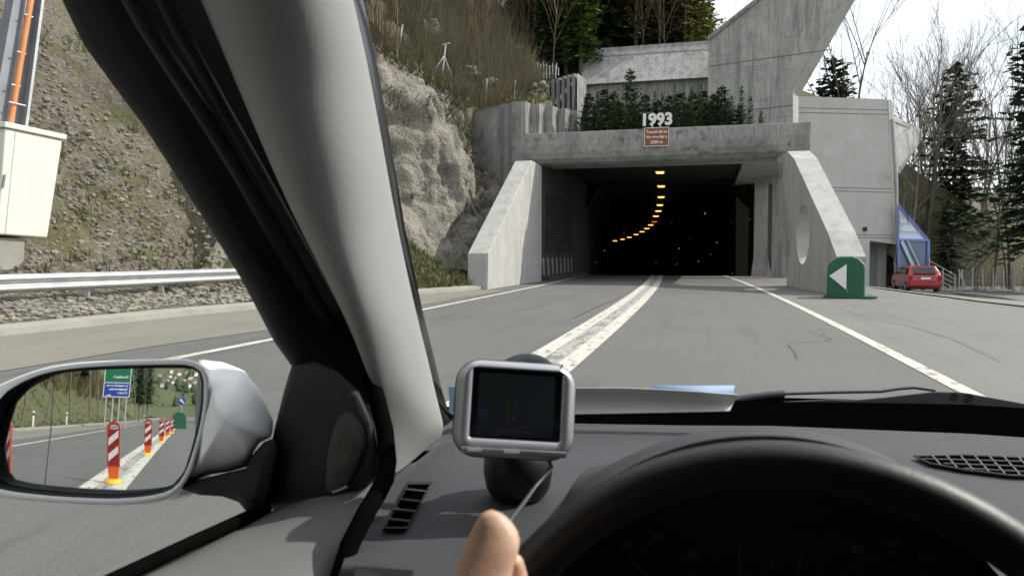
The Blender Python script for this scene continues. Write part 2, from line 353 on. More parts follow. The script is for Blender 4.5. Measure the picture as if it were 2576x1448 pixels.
# rock wall: lower row (foot) and upper row (edge)
top = [W(860, 30, 27), WX(900, 80, -14), WX(960, 135, -13.4), WX(1030, 175, -12.8), WX(1085, 205, -12.3), WX(1130, 232, -11.9), WX(1165, 262, -11.5), WX(1186, 320, -11.1), WX(1196, 415, -10.6), WX(1240, 428, -10.1), WX(1300, 455, -9.2), WX(1360, 455, -8.3)]
bot = [V((-13.4, 17, .3)), V((-12.4, 19.5, .5)), V((-11.6, 22, .6)), V((-11.0, 23.8, .7)), V((-10.6, 25, .7)), V((-10.3, 26, .7)), V((-10.0, 27, .7)), V((-9.6, 28.5, .6)), V((-9.2, 30, .4)), V((-8.8, 31.2, .2)), V((-8.2, 33, .1)), V((-7.9, 34.5, 0))]
def resample(p, n):
    L_ = [0]
    for a, c in zip(p, p[1:]): L_.append(L_[-1]+(c-a).length)
    out = []
    for i in range(n):
        t = L_[-1]*i/(n-1); k = 0
        while k < len(p)-2 and L_[k+1] < t: k += 1
        q = (t-L_[k])/max(1e-9, L_[k+1]-L_[k]); out.append(p[k].lerp(p[k+1], q))
    return out
def param(p, n):
    return [p[min(len(p)-2, int(t))].lerp(p[min(len(p)-2, int(t))+1], t-min(len(p)-2, int(t))) for t in [(len(p)-1)*i/(n-1) for i in range(n)]]
T, B = param(top, 150), param(bot, 150); rows = []
for j in range(90):
    t = j/89; r = []
    for i in range(150):
        p = B[i].lerp(T[i], t); bulge = math.sin(math.pi*t)*.5
        pf = V((p.x, p.y, p.z*.28)); d = nz3(pf, .3, 1.5)+nz3(V((p.x, p.y, p.z*.5)), .7, .35)+nz3(p, 2.4, .09)+nz3(p, 7, .03)
        d += .42*(noise.ridged_multi_fractal(V((p.x, p.y, p.z*.55))*.42, 1.0, 2.1, 4, 1.0, 2.0)-1.0)-.25*max(0, noise.noise(V((p.x*.9, p.y*.9, p.z*1.6)))-.15)*3
        cr_ = noise.noise(V((p.x*.5, p.y*.5, p.z*.25))*1.7); d -= .35*max(0, .12-abs(cr_))/.12*.5
        e = min(1, t*6)*min(1, (1-t)*8+.25); nrm = V((.82, -.42, .35))
        r.append(p+nrm*(d*e*.8+bulge*.6))
    rows.append(r)
b = MB(); b.grid(rows); rk = tag(b.build('rock_wall', 'shotcrete', smooth=True), 'tall pale concrete-sprayed rock face left of the tunnel mouth', 'rock face')
b = MB()
for i in range(1300):
    k = rnd.random(); u_ = int(lerp(20, 118, rnd.random())); j_ = int(89-rnd.random()**1.6*26); p = rows[j_][u_]
    if noise.noise(V((p.x*.5, p.y*.5, p.z*.5))) < .0 and j_ < 84: continue
    for q in range(4):
        e = p+V((rnd.uniform(0, .45), -rnd.uniform(0, .35), rnd.uniform(-.35, .30))); w = rnd.uniform(.008, .03); b.add([p-cR*w, p+cR*w, e], [(0, 1, 2)], 0 if rnd.random() < .7 else 1)
b.build('rock_plants', ['twig_dark', 'grass_blade'], kind='stuff')
# hillside above: base line follows the tops of rock and retaining walls
base = [V((-32, 23, 13.5)), V((-25, 26, 10)), V((-18, 28.5, 7))]+[p.copy() for p in top[:7]]+[WY(1176, 268, 34.6), WY(1192, 272, 35.8), WY(1300, 262, 35.6), WY(1392, 262, 38.5), WY(1335, 216, 43), WY(1440, 186, 45), WY(1466, 125, 46.6), WY(1560, 122, 46.8), WY(1782, 122, 46.8), V((3, 49, 12.5)), V((8, 52, 11)), V((14, 57, 7)), V((24, 64, 2)), V((40, 75, -4)), V((70, 95, -9))]
SLP = [V((a_, 0, 0)) for a_ in [.9]*3+[.8]*8+[.75, .7, .7, .6, .5, .35, .3, .10, 0, -.05, -.1, -.1, -.1, -.1]]; SLQ = param(SLP, 220)
BP = param(base, 220); rows = []
for j in range(46):
    t = (j/45)**1.5*95; r = []
    for i, p in enumerate(BP):
        k = sm((i/219-.62)/.3); d = V((lerp(-.62, .25, k), lerp(.78, .97, k), 0)); sl = SLQ[i].x
        q = p+d*t+V((0, 0, t*sl)); w = min(1, t*.6)
        q.z += nz3(q, .12, 1.6)*w+nz3(q, .6, .5)*w; r.append(q)
    rows.append(r)
HILLROWS = rows
b = MB(); b.grid([[p+V((.0, .5, -7)) for p in rows[0]]]+rows); b.build('hillside', 'hill_soil', kind='structure', smooth=True)
# low ground and woodland bank on the right, beyond the yard
def rz_(X, Y): return gz(X, Y)
b = MB(); rows = []
for j in range(26):
    t = j/25; r = []
    for i in range(40):
        u = i/39; x = lerp(12, 105, u)+t*30*(u-.2); y = lerp(52, 34, u)+t*95
        z = -2.0+t*4+nz3((x, y, 0), .08, 1.5)*min(1, t*4)-3*math.sin(math.pi*min(1, t*1.5))*.5; r.append(V((x, y, z)))
    rows.append(r)
RROWS = rows
b = MB(); b.grid(rows); b.build('forest_floor', 'hill_soil', kind='structure', smooth=True)

# ---------------------------------------------------------------- scatter helpers
def rock_mb(b, c, r, seed, mi=0, flat=.7):
    rr = random.Random(seed); vs = []; n = 6
    ph = rr.random()*6
    rows = [[V((0, 0, -r*flat))]*n]
    for la in (-.5, .35):
        rows.append([V((math.cos(ph+k*6.283/n)*math.cos(la)*r*rr.uniform(.65, 1.15), math.sin(ph+k*6.283/n)*math.cos(la)*r*rr.uniform(.65, 1.15), math.sin(la)*r*flat*rr.uniform(.7, 1.3))) for k in range(n)])
    rows.append([V((rr.uniform(-.2, .2)*r, 0, r*flat*.85))]*n)
    b.grid([[c+p for p in r_] for r_ in rows], mi, True)
def bank_pt(u, Y):
    x0 = kerbx(Y)-.30; z = pl([(0, .11), (.5, .16), (1.2, .22), (2.0, .32), (2.7, .52), (30, .52+27.3*.98)], u); return V((x0-u, Y, z))
b = MB()
for i in range(1500):
    Y = rnd.uniform(3.5, 17); u = rnd.uniform(.15, 3.0); rock_mb(b, bank_pt(u, Y)+V((0, 0, .01)), rnd.uniform(.03, .095), i)
b.build('roadside_gravel', 'stone', kind='stuff')
b = MB()
for i in range(3600):
    Y = rnd.uniform(4, 18); u = 3.0+12*rnd.random()**1.1; p = bank_pt(u, Y)
    rock_mb(b, p+V((nz3((p.x, Y, 3), .35, .25), 0, nz3((p.x, Y, 3), .35, .25))), rnd.uniform(.025, .10)*(1+.5*(rnd.random() > .94)), i+9000)
b.build('scree_stones', 'stone', kind='stuff')
def tuft(b, c, h, n, spread, rr, mi=0, w=.012):
    for k in range(n):
        a = rr.uniform(0, 6.283); l = h*rr.uniform(.5, 1.1); d = V((math.cos(a), math.sin(a), 0)); s_ = V((-d.y, d.x, 0))*w
        p0 = c+d*rr.random()*spread*.4; p1 = p0+d*l*.25+V((0, 0, l*.7)); p2 = p0+d*l*rr.uniform(.4, .8)+V((0, 0, l*rr.uniform(.6, 1)))
        b.add([p0-s_, p0+s_, p1+s_*.7, p1-s_*.7, p2], [(0, 1, 2, 3), (3, 2, 4)], mi)
b = MB()
for i in range(1900):
    Y = rnd.uniform(3.5, 20); u = 2.2+13*rnd.random(); p = bank_pt(u, Y)
    if noise.noise(V((p.x*.5, Y*.5, p.z*.5))) < -.02+.25*(u > 6): continue
    for q in range(3):
        tuft(b, p+V((rnd.uniform(-.3, .3)*.6, rnd.uniform(-.35, .35), rnd.uniform(-.1, .1))), rnd.uniform(.06, .2)*(1+1.2*(rnd.random() > .9)), 8, .16, rnd, 0 if rnd.random() < .6 else 1, .012)
for i in range(500):
    p = bank_pt(rnd.uniform(.1, 1.6), rnd.uniform(3, 9)); 
    if p.y < 8.5-rnd.random()*2: tuft(b, p, rnd.uniform(.08, .2), 9, .12, rnd, 1 if rnd.random() < .55 else 0, .008)
b.build('bank_grass', ['grass_blade', 'dry_blade'], kind='stuff')
b = MB()
for i in range(1500):
    Y = rnd.uniform(18.8, 25.2); u = rnd.uniform(.05, 3.6); x0 = kerbx(Y)-.30; z = .11+sm((Y-17.0)/3)*(.30*u+.09*u*u)
    tuft(b, V((x0-u, Y, z)), rnd.uniform(.12, .42), 9, .2, rnd, 0 if rnd.random() < .65 else 1, .014)
b.build('verge_grass', ['grass_blade', 'dry_blade'], kind='stuff')
b = MB()
for i in range(900):
    Y = -rnd.uniform(3, 60); p = bank_pt(rnd.random()**1.5*7, Y); tuft(b, p, rnd.uniform(.1, .35), 7, .3, rnd, 0 if rnd.random() < .7 else 1, .02)
b.build('grass_behind', ['grass_blade', 'dry_blade'], kind='stuff')

# ---------------------------------------------------------------- trees
def conifer_meshes(h, rad, seed, whorls, nb, seg, leaf, bare=.08, droop=.35, power=.85, jit=.25, top_sharp=1.0):
    rr = random.Random(seed); tr = MB(); cw = MB()
    lean = V((rr.uniform(-.02, .02), rr.uniform(-.02, .02), 0))
    ax = lambda z: V((lean.x*z, lean.y*z, z))
    tr.tube([ax(0), ax(h*.35), ax(h*.7), ax(h*.98)], [h*.012, h*.009, h*.005, h*.0015], 7)
    for w in range(whorls):
        t = (w+.5*rr.random())/whorls; z = h*(bare+(1-bare)*t); r = rad*((1-t)**power)*(1-.12*math.exp(-t*9))
        n = max(3, int(nb*(1-.45*t)))
        a0 = rr.random()*6.28
        for k in range(n):
            if rr.random() < .07: continue
            a = a0+k*6.283/n+rr.uniform(-.3, .3); d = V((math.cos(a), math.sin(a), 0)); l = r*rr.uniform(1-jit*1.6, 1+jit)+.05*h*(1-t)*.2
            sd_ = V((-d.y, d.x, 0)); base_ = ax(z); rise = lerp(-droop, .55*top_sharp, t**1.4)
            s_n = max(2, int(seg*(l/rad)+1.2))
            tip = base_+d*l+V((0, 0, rise*l))
            if t < .7: tr.tube([base_, base_.lerp(tip, .9)], [h*.0022*(1-t)+.004, .003], 3, cap=False)
            for q in range(s_n):
                f = (q+.35+.4*rr.random())/s_n; c = base_+d*l*f+V((0, 0, rise*l*f*f+.05*l*f))
                ls = leaf*(1.15-.55*f)*rr.uniform(.7, 1.3)
                for side in (-1, 1, 0):
                    if side == 0:
                        p1 = c+d*ls*.9+V((0, 0, rr.uniform(-.1, .25)*ls)); wv = sd_*ls*.30
                    else:
                        p1 = c+(sd_*side*rr.uniform(.6, 1)+d*.55)*ls*.9+V((0, 0, rr.uniform(-.35, .12)*ls)); wv = (d*.75-sd_*side*.3)*ls*.34
                    wv = wv+V((0, 0, rr.uniform(-.18, .18)*ls))
                    m1 = c.lerp(p1, .55)
                    cw.add([c-wv*.35, m1-wv, p1, m1+wv], [(0, 1, 2, 3)])
    for q in range(6):
        a = rr.random()*6.28; c = ax(h*(.93+.01*q)); cw.add([c, c+V((math.cos(a)*leaf*.5, math.sin(a)*leaf*.5, leaf*.5)), c+V((0, 0, leaf*.9))], [(0, 1, 2)])
    return tr, cw
def make_conifer(name, label, grp, loc, h, rad, seed, m, whorls=22, nb=8, seg=6, leaf=.5, cat='tree', **k):
    t = thing(name, label, cat, (0, 0, 0), grp); tr, cw = conifer_meshes(h, rad, seed, whorls, nb, seg, leaf, **k)
    tr.build('trunk', 'bark', t, True); cw.build('crown', m, t); t.location = loc; return t
def bare_meshes(h, seed, forks=5, spread=.5, thick=.014, twigs=True, levels=4, up=.6, start=.25):
    rr = random.Random(seed); tr = MB(); tw = MB()
    def branch(p, d, l, r, lev):
        n = 3; pts = [p]; q = p.copy(); dd = d.copy()
        for i in range(n):
            dd = (dd+V((rr.uniform(-.14, .14), rr.uniform(-.14, .14), rr.uniform(-.02, .12)*(1 if lev else .2)))).normalized(); q = q+dd*l/n; pts.append(q.copy())
        rad = [r, r*.8, r*.6, r*.35 if lev else r*.3]
        (tr if lev < 1 else tw).tube(pts, rad, 7 if lev == 0 else (4 if lev == 1 else 3), cap=False)
        if lev >= levels: return
        k = forks+ (2 if lev == 0 else 0)
        for i in range(k):
            f = rr.uniform(start if lev == 0 else .3, 1.0); s_ = f*n; i0 = min(n-1, int(s_)); bp = pts[i0].lerp(pts[i0+1], s_-i0)
            a = rr.random()*6.283; o_ = dd.orthogonal().normalized(); o2 = dd.cross(o_)
            nd = (dd*(1-spread*.5)+(o_*math.cos(a)+o2*math.sin(a))*spread*rr.uniform(.6, 1.2)+V((0, 0, up*.3))).normalized()
            branch(bp, nd, l*rr.uniform(.38, .6)*(1.15-.45*f if lev == 0 else 1), r*(.5-.2*f if lev == 0 else .5), lev+1)
    branch(V((0, 0, -.3)), V((0, 0, 1)), h, h*thick, 0); return tr, tw
def make_bare(label, grp, loc, h, seed, m1='bark', m2='twig_dark', name='bare_tree', **k):
    t = thing(name, label, 'tree', (0, 0, 0), grp); a, c = bare_meshes(h, seed, **k)
    a.build('trunk', m1, t, True); c.build('crown', m2, t); t.location = loc; return t
def place(o, loc, s, rz, label, grp=None):
    c = copy_tree(o); c.location = loc; c.scale = (s, s, s); c.rotation_euler = (0, 0, rz); c['label'] = label
    if grp: c['group'] = grp
    return c
from mathutils import kdtree
def kdt(rws):
    ps_ = [p for r in rws for p in r]; k_ = kdtree.KDTree(len(ps_))
    for i, p in enumerate(ps_): k_.insert((p.x, p.y, 0), i)
    k_.balance(); return k_, ps_
HK, HPTS = kdt(HILLROWS)
def hill_at(x, y): return HPTS[HK.find((x, y, 0))[1]].z
def onhill(px, py):
    d = 27
    while d < 75:
        p = W(px, py, d)
        f_ = HK.find((p.x, p.y, 0))
        if f_[2] < 1.2 and HPTS[f_[1]].z > p.z-.15: return V((p.x, p.y, HPTS[f_[1]].z))
        d += .15
    return W(px, py, 40)
def hp(px, Y):             # a hill point seen at px, at distance Y
    r = ray(px, 0); x = r.x/r.y*Y; return V((x, Y, hill_at(x, Y)-.2))

# ---- planter spruces on the tunnel roof
young = [make_conifer('spruce_sapling', '', None, (0, 0, 0), 4.0, 1.15, 50+i, 'needles_young', 26, 11, 7, .22, cat='sapling', bare=.0, droop=.02, jit=.4, top_sharp=1.2, power=.7) for i in range(3)]
ROOFZ = 6.05
lab = ['broad young spruce at the left end of the tunnel roof', 'slim young spruce, second from the left on the tunnel roof', 'bushy young spruce left of the tallest one', 'tallest young spruce on the roof, left of the 1993 numerals',
       'young spruce just right of the tallest one', 'low spruce behind the figure 1 of 1993', 'slim spruce right behind the 1993 numerals', 'young spruce just right of the figure 3', 'thin spruce midway along the tunnel roof', 'spruce with twin tips midway along the roof row',
       'bushy spruce where the back wall meets the tall wall', 'low spruce in front of the tall wall corner', 'second tallest spruce, against the tall slanting wall', 'small ragged spruce near the right end of the roof row', 'smallest spruce, rightmost on the tunnel roof', 'low creeping spruce between the two rightmost saplings',
       'squat dark spruce at the row foot, left of the sign', 'squat dark spruce at the row foot, right of the sign', 'squat spruce filling the left end of the row', 'squat spruce filling the row left of centre', 'squat spruce filling the row below the slanting wall', 'squat spruce in the row below the second tallest']
spec = [(1482, 235, 37), (1520, 226, 37.5), (1548, 232, 38), (1587, 178, 38.5), (1625, 240, 38), (1655, 250, 37), (1685, 240, 38), (1712, 235, 38.5), (1738, 232, 38), (1768, 228, 38.5), (1795, 238, 37.5), (1775, 262, 36.5),
        (1814, 218, 38), (1860, 265, 36.5), (1915, 278, 36), (1885, 300, 35.8), (1600, 262, 36), (1730, 258, 36), (1500, 262, 36), (1560, 258, 36.2), (1680, 262, 36), (1830, 256, 36.4)]
for i, (px, py, Y) in enumerate(spec):
    p = WY(px, py, Y); s = (p.z-ROOFZ)/4.0*1.0; o = young[i] if i < 3 else None
    if o is None: o = copy_tree(young[i % 3])
    o.location = (p.x, Y, ROOFZ); w = max(.55, min(1.3, 1.15/s**.4)) if i != 3 else .95
    if i in (14, 15): w = .7
    o.scale = (s*w, s*w, s); o.rotation_euler = (0, 0, i*1.7); o['label'] = lab[i]; o['group'] = 'young spruces planted on the tunnel roof'

for i in range(18):
    px = 1478+i*24+rnd.uniform(-6, 6); p = WY(px, rnd.uniform(212, 256), 37+.15*(i % 5)); s = (p.z-ROOFZ)/4.0
    o = copy_tree(young[(i*2+1) % 3]); o.location = (p.x, p.y, ROOFZ); o.scale = (s*.5, s*.5, s) if i > 12 else (s*.42, s*.42, s); o.rotation_euler = (0, 0, i*2.3+.4); o['label'] = 'slender spruce tip in the dense planted row on the tunnel roof'; o['group'] = 'slender spruces filling the roof row'
# ---- hillside conifers
big = make_conifer('conifer', 'dark spruce with a bright green side, left of the back wall', 'conifers on the hill', (0, 0, 0), 20, 3.6, 71, ['needles'], 40, 11, 11, .75)
pA = hp(1425, 45.5); big.location = pA; big.scale = (.62, .62, .8)
mid = make_conifer('conifer', 'dark spruce on the hill above the left end of the back wall', 'conifers on the hill', hp(1500, 50), 18, 3.8, 72, 'needles', 44, 11, 9, .85, bare=.02)
brt = make_conifer('conifer', 'bright green narrow conifer in front of the dark spruce', 'conifers on the hill', (0, 0, 0), 12, 1.5, 73, 'needles_bright', 30, 8, 6, .5)
brt.location = hp(1462, 44.5)
yel = make_conifer('conifer', 'yellow-green tree beside the sky above the back wall', 'conifers on the hill', (0, 0, 0), 13, 2.6, 74, 'needles_yellow', 26, 9, 8, .6, droop=.1, jit=.4)
yel.location = hp(1768, 48.3)+V((0, 0, -2.5)); yel.scale = (.62, .62, .95)
lar = make_conifer('conifer', 'thin brown larch above the middle of the back wall', 'conifers on the hill', (0, 0, 0), 11, 2.3, 75, 'larch_leaf', 20, 6, 5, .28, droop=.0, jit=.4)
lar.location = hp(1600, 49)
place(lar, hp(1660, 49.5), .9, 2, 'thin brown larch right of the other, above the back wall')
place(lar, hp(1725, 49), .6, 4, 'small brown larch below the yellow-green tree')
for i, (px, Y, s, lb) in enumerate([(1395, 50, .9, 'dark spruce behind the brush at its right edge'), (1545, 51, .9, 'dark spruce second row above the back wall'), (1580, 53, 1.0, 'tall dark spruce behind the left brown larch'), (1630, 52, .95, 'dark spruce behind the right brown larch'),
        (1680, 53, .95, 'dark spruce between brown larch and yellow-green tree'), (1715, 51, .8, 'dark spruce directly left of the yellow-green tree'), (1470, 52, 1.1, 'tall dark spruce in the hill gap behind the bright conifer'), (1560, 58, 1.2, 'farthest tall spruce over the back wall'), (1655, 60, 1.1, 'far spruce high on the hill, right half'), (1350, 52, .9, 'dark spruce far up behind the brown brush'),
        (1520, 57, 1.1, 'far dark spruce over the left end of the back wall'), (1605, 60, 1.1, 'far dark spruce between the two brown larches'), (1700, 60, .9, 'far dark spruce behind the yellow-green tree'), (1430, 56, 1.1, 'far dark spruce behind the nearest one on the hill'), (1745, 57, .72, 'small dark spruce beside the yellow-green tree')]):
    place(mid, hp(px, Y)+V((0, 0, -2.5)), s, i*1.3, lb)
place(mid, hp(1806, 60)+V((0, 0, -1)), .26, 1, 'small spruce tip against the sky left of the tall wall')
# tall bare saplings on the hill
bt = make_bare('bare grey tree with pale trunk in the brush by the pillar', 'bare trees on the hill', (0, 0, 0), 8, 81, 'twig', 'twig', levels=3, forks=7, spread=.5, thick=.0042, start=.1)
bt.location = onhill(1000, 128)+V((0, 0, -.2))
for i, (px, py, s, lb) in enumerate([(1062, 120, 1.0, 'bare sapling right of the leaning fence post on the hill'), (1125, 100, 1.1, 'bare sapling above the tripod mast'), (1180, 150, 1.0, 'bare sapling above the flat grey boulder'), (1240, 150, 1.1, 'bare leaning sapling in the middle of the brown brush'), (1300, 160, 1.0, 'bare sapling left of the dark spruce'), (1345, 170, 1.0, 'bare sapling beside the fence on the ribbed wall'),
        (1330, 120, 1.2, 'thin bare sapling against the dark spruce'), (955, 110, .9, 'bare sapling close beside the windscreen pillar'), (1150, 60, 1.2, 'tall bare tree far up the brown slope'), (1270, 70, 1.2, 'tall bare tree high in the brush'), (1205, 90, 1.1, 'bare sapling between the two highest bare trees'), (1030, 60, 1.0, 'bare sapling left of the upright pale boulder')]):
    place(bt, onhill(px, py)+V((0, 0, -.2)), s, i*2.1, lb)
for i in range(30):
    o = place(bt, onhill(rnd.uniform(925, 1400), rnd.uniform(10, 215))+V((0, 0, -.2)), rnd.uniform(.45, 1.1), i*1.7, 'thin leafless sapling in the brown thicket on the slope', 'leafless saplings of the thicket'); o.rotation_euler = (rnd.uniform(-.12, .12), rnd.uniform(-.05, .2), i)
for i, (px, Y, s, lb) in enumerate([(1672, 48.5, 1.1, 'bare sapling just above the back wall centre'), (1618, 48.2, 1.0, 'pale thin sapling above the back wall'), (1500, 47.8, 1.2, 'thin pale sapling at the back wall left end'), (1795, 52, .8, 'bare twiggy sapling at the sky gap')]):
    place(bt, hp(px, Y)+V((0, 0, -1.5)), s, i*2.1, lb)
b = MB()                   # brown leafless brush covering the slope
for i in range(9000):
    r = HILLROWS[rnd.randrange(1, 14)]; k = rnd.randrange(24, 140); p = r[k].lerp(r[k+1], rnd.random())
    if p.z < 3: continue
    g = noise.noise(V((p.x*.12, p.y*.12, 0)))
    if g+.25*noise.noise(V((p.x*.6, p.y*.6, 3))) < -.05: continue
    near = min(1, (HILLROWS.index(r))/5.0)
    h = rnd.uniform(.8, 3.4)*(.3+.7*near)*(1+.9*g); d = V((rnd.uniform(-.18, .28), rnd.uniform(-.12, .12), 1)); n = rnd.randrange(2, 5)
    for q in range(n):
        dd = (d+V((rnd.uniform(-.2, .2), rnd.uniform(-.2, .2), 0))).normalized(); e = p+dd*h*rnd.uniform(.6, 1); w = rnd.choice((.006, .008, .012, .022))
        m_ = p.lerp(e, .5)+V((rnd.uniform(-.06, .06)*h, 0, 0)); mi = (0 if rnd.random() < .62 else 2) if rnd.random() < .8 else 1
        b.add([p-cR*w, p+cR*w, m_+cR*w*.7, m_-cR*w*.7, e+cR*.003, e-cR*.003], [(0, 1, 2, 3), (3, 2, 4, 5)], mi)
        for z in range(2):
            f = rnd.uniform(.4, .95); s_ = m_.lerp(e, f*.8); e2 = s_+V((rnd.uniform(-.3, .3), rnd.uniform(-.2, .2), rnd.uniform(.2, .6)))*h*.28
            b.add([s_-cR*w*.45, s_+cR*w*.45, e2], [(0, 1, 2)], mi)
b.build('bare_brush', ['twig', 'grass_blade', 'bark_pale'], kind='stuff')
b = MB()
for i in range(2600):
    r = HILLROWS[rnd.randrange(0, 12)]; k = rnd.randrange(26, 150); p = r[k].lerp(r[k+1], rnd.random())
    if noise.noise(V((p.x*.4, p.y*.4, 0))) < -.1: continue
    tuft(b, p, rnd.uniform(.15, .5), 6, .3, rnd, 0 if rnd.random() < .55 else 1, .03)
b.build('hill_grass', ['grass_blade', 'dry_blade'], kind='stuff')
def boulder(px, py, back, r, lb, seed):
    c = onhill(px, py)+V((.25, -.5, .35*r)); rr = random.Random(seed); rows = []
    for j in range(9):
        la = -1.2+j*.3; row = []
        for k in range(14):
            a = k*6.283/14; d = V((math.cos(a)*math.cos(la), math.sin(a)*math.cos(la), math.sin(la)*.8)); row.append(c+V((d.x*1.25, d.y, d.z))*r*(1+noise.noise(d*1.5+V((seed*3.3, 0, 0)))*.6+noise.noise(d*4+V((seed, 0, 0)))*.22))
        rows.append(row)
    m = MB(); m.grid(rows, closed=True); tag(m.build('boulder', 'stone', smooth=False), lb, 'boulder', 'boulders on the hillside')
boulder(1068, 88, 41, .75, 'upright pale boulder beside the bare saplings', 1)
boulder(1180, 200, 36.5, .45, 'flat grey boulder at the top of the rock face', 2)
boulder(1232, 215, 37.5, .3, 'small white boulder on the grass above the ribbed wall', 3)
boulder(1298, 135, 43, .35, 'white boulder in the brush above the ribbed walls', 4)
boulder(1110, 130, 40, .3, 'small pale boulder above the tripod mast', 5)
boulder(1350, 225, 41, .35, 'mossy boulder beside the top ribbed wall', 6)

# fence posts and mast on the hill
def post(px, py0, py1, d, r, label, m='galvanised', name='fence_post', cat='fence post', grp='fence posts above the rock face'):
    a, c = W(px[0], py0, d), W(px[1], py1, d); a = a-(c-a)*.25; b = MB(); b.tube([a, c], r, 8); b.disc(c, c-a, r*1.35, 8, 0, .03); b.disc(a.lerp(c, .5), c-a, r*1.5, 8, 0, .04)
    return tag(b.build(name, m, smooth=False), label, cat, grp)
post((1000, 1012), 140, 64, 36, .05, 'leaning grey fence post on the slope next to the windscreen pillar')
post((1293, 1296), 250, 203, 38, .03, 'thin post behind the pale ribbed wall')
post((1223, 1225), 248, 200, 37.5, .03, 'thin post left of the small white boulder')
post((1398, 1400), 190, 160, 42, .03, 'short post at the right end of the wall-top fence')
t = thing('mast', 'slim grey tripod mast standing at the edge of the rock face', 'mast', W(1115, 178, 36))
q0, q1 = W(1113, 185, 36), W(1121, 112, 36)
m = MB(); m.tube([q0, q1], .045, 8); m.build('pole', 'galvanised', t); m = MB(); m.tube([q1-V((.18, 0, .02)), q1+V((.2, 0, .05))], .04, 6); m.build('head', 'galvanised', t)
for e in (W(1092, 168, 35.6), W(1135, 180, 36.4), W(1128, 176, 37.2)):
    m = MB(); m.tube([q0.lerp(q1, .62), e-V((0, 0, .2))], .028, 6); m.build('strut', 'galvanised', t)
t = thing('handrail', 'weathered horizontal rail on the slope beside the pillar', 'railing', W(930, 95, 37))
m = MB(); m.tube([W(900, 88, 37), W(1004, 98, 36.2)], .03, 6); m.build('rail', 'galvanised', t)
for px in (925, 965): m = MB(); m.tube([W(px, 93, 36.7), W(px-4, 128, 36.7)], .03, 6); m.build('upright', 'galvanised', t)
t = thing('wall_fence', 'grey picket fence on top of the upper ribbed wall', 'fence', WY(1370, 190, 42))
for k in range(9):
    px = 1345+k*7.5; a, c = WY(px, 206-k*1.8, 42+k*.15), WY(px, 150+k*1.5+(k % 3)*4, 42+k*.15); m = MB(); m.tube([a, c], .03, 6); m.build('post', 'galvanised', t)
m = MB(); m.tube([WY(1345, 160, 42), WY(1405, 170, 43.2)], .012, 4); m.tube([WY(1345, 185, 42), WY(1405, 186, 43.2)], .012, 4); m.build('wire', 'galvanised', t)

# ---------------------------------------------------------------- tunnel portal
por = thing('tunnel_portal', 'concrete tunnel portal with a rounded beam across the dark opening', 'tunnel portal', (-2.5, 33, 0))
XL, XR, YB = -7.3, 2.7, 32.7
# beam: rounded profile swept along X, right end cut flat
xa, xb = -8.0, 4.1; prof = [(YB, 6.64), (YB-.02, 6.1), (YB+.02, 5.75), (YB+.12, 5.5), (YB+.32, 5.32), (YB+.6, 5.26), (YB+1.4, 5.26), (YB+1.4, 6.0), (YB+.45, 6.05), (YB+.42, 6.64)]
m = MB(); m.prism([V((xa, y, z)) for y, z in prof], (xb-xa, 0, 0)); o = m.build('beam', 'concrete_grimy', por); bevel(o, .03, 2)
for x in (-5.6, -3.2, -.9, 1.4, 2.9): pass
# roof slab with a recess over the carriageway
m = MB(); m.box((-8.2, YB+1.4, 5.40), (1.6, YB+3.3, 5.98)); m.box((1.6, YB+1.4, 5.395), (3.9, 47, 5.985)); m.box((-8.2, YB+3.3, 5.75), (1.6, 47, 5.98)); m.build('roof_slab', 'concrete', por)
m = MB(); m.box((XL, YB+3.31, 5.66), (1.59, 46, 5.745)); m.build('ceiling_lining', 'tunnel_lining', por)
m = MB(); m.box((-8.0, YB+.45, 5.985), (3.9, 47.2, 6.08)); m.build('planting_bed', 'slope_soil', por)
# left wing wall
pw = [(24.5, 0), (24.6, 1.24), (31.2, 5.24), (33.1, 5.24), (46, 5.4), (46, 0)]
m = MB(); m.prism([V((XL, y, z-(.3 if z == 0 else 0))) for y, z in pw], (-.75, 0, 0)); o = m.build('wing_wall', 'concrete_clean', por); bevel(o, .02, 1)
# right wing wall with the oval opening
def holed_wall(poly, cen, ra, rb, x0, th, n=48):
    angs = sorted([2*math.pi*k/n for k in range(n)]+[math.atan2(z-cen[1], y-cen[0]) % (2*math.pi) for y, z in poly])
    inn, out = [], []
    for a in angs:
        dy, dz = math.cos(a), math.sin(a); inn.append((cen[0]+ra*dy, cen[1]+rb*dz)); best = None
        for (y0, z0), (y1, z1) in zip(poly, poly[1:]+poly[:1]):
            ex, ez = y1-y0, z1-z0; den = dy*ez-dz*ex
            if abs(den) < 1e-9: continue
            s_ = ((y0-cen[0])*ez-(z0-cen[1])*ex)/den; u = ((y0-cen[0])*dz-(z0-cen[1])*dy)/den
            if s_ > 0 and -1e-6 <= u <= 1+1e-6 and (best is None or s_ < best): best = s_
        out.append((cen[0]+dy*best, cen[1]+dz*best))
    f = lambda l, x: [V((x+.105*(30.4-y), y, z)) for y, z in l]
    m = MB(); m.grid([f(out, x0), f(inn, x0), f(inn, x0+th), f(out, x0+th), f(out, x0)], closed=True); return m
rp = [(24.3, -.2), (23.9, 1.13), (25.0, 1.92), (29.8, 4.8), (31.0, 5.24), (33.0, 5.24), (31.6, 3.9), (29.9, 1.9), (30.9, -.2)]
m = holed_wall(rp, (28.25, 1.92), .98, 1.06, 3.1, .8); o = m.build('wing_wall', 'concrete_clean', por, merge=.0005)
m = MB(); m.box((2.84, 31.9, 4.4), (2.93, 32.2, 4.9)); m.build('junction_box', 'steel_grey', por)
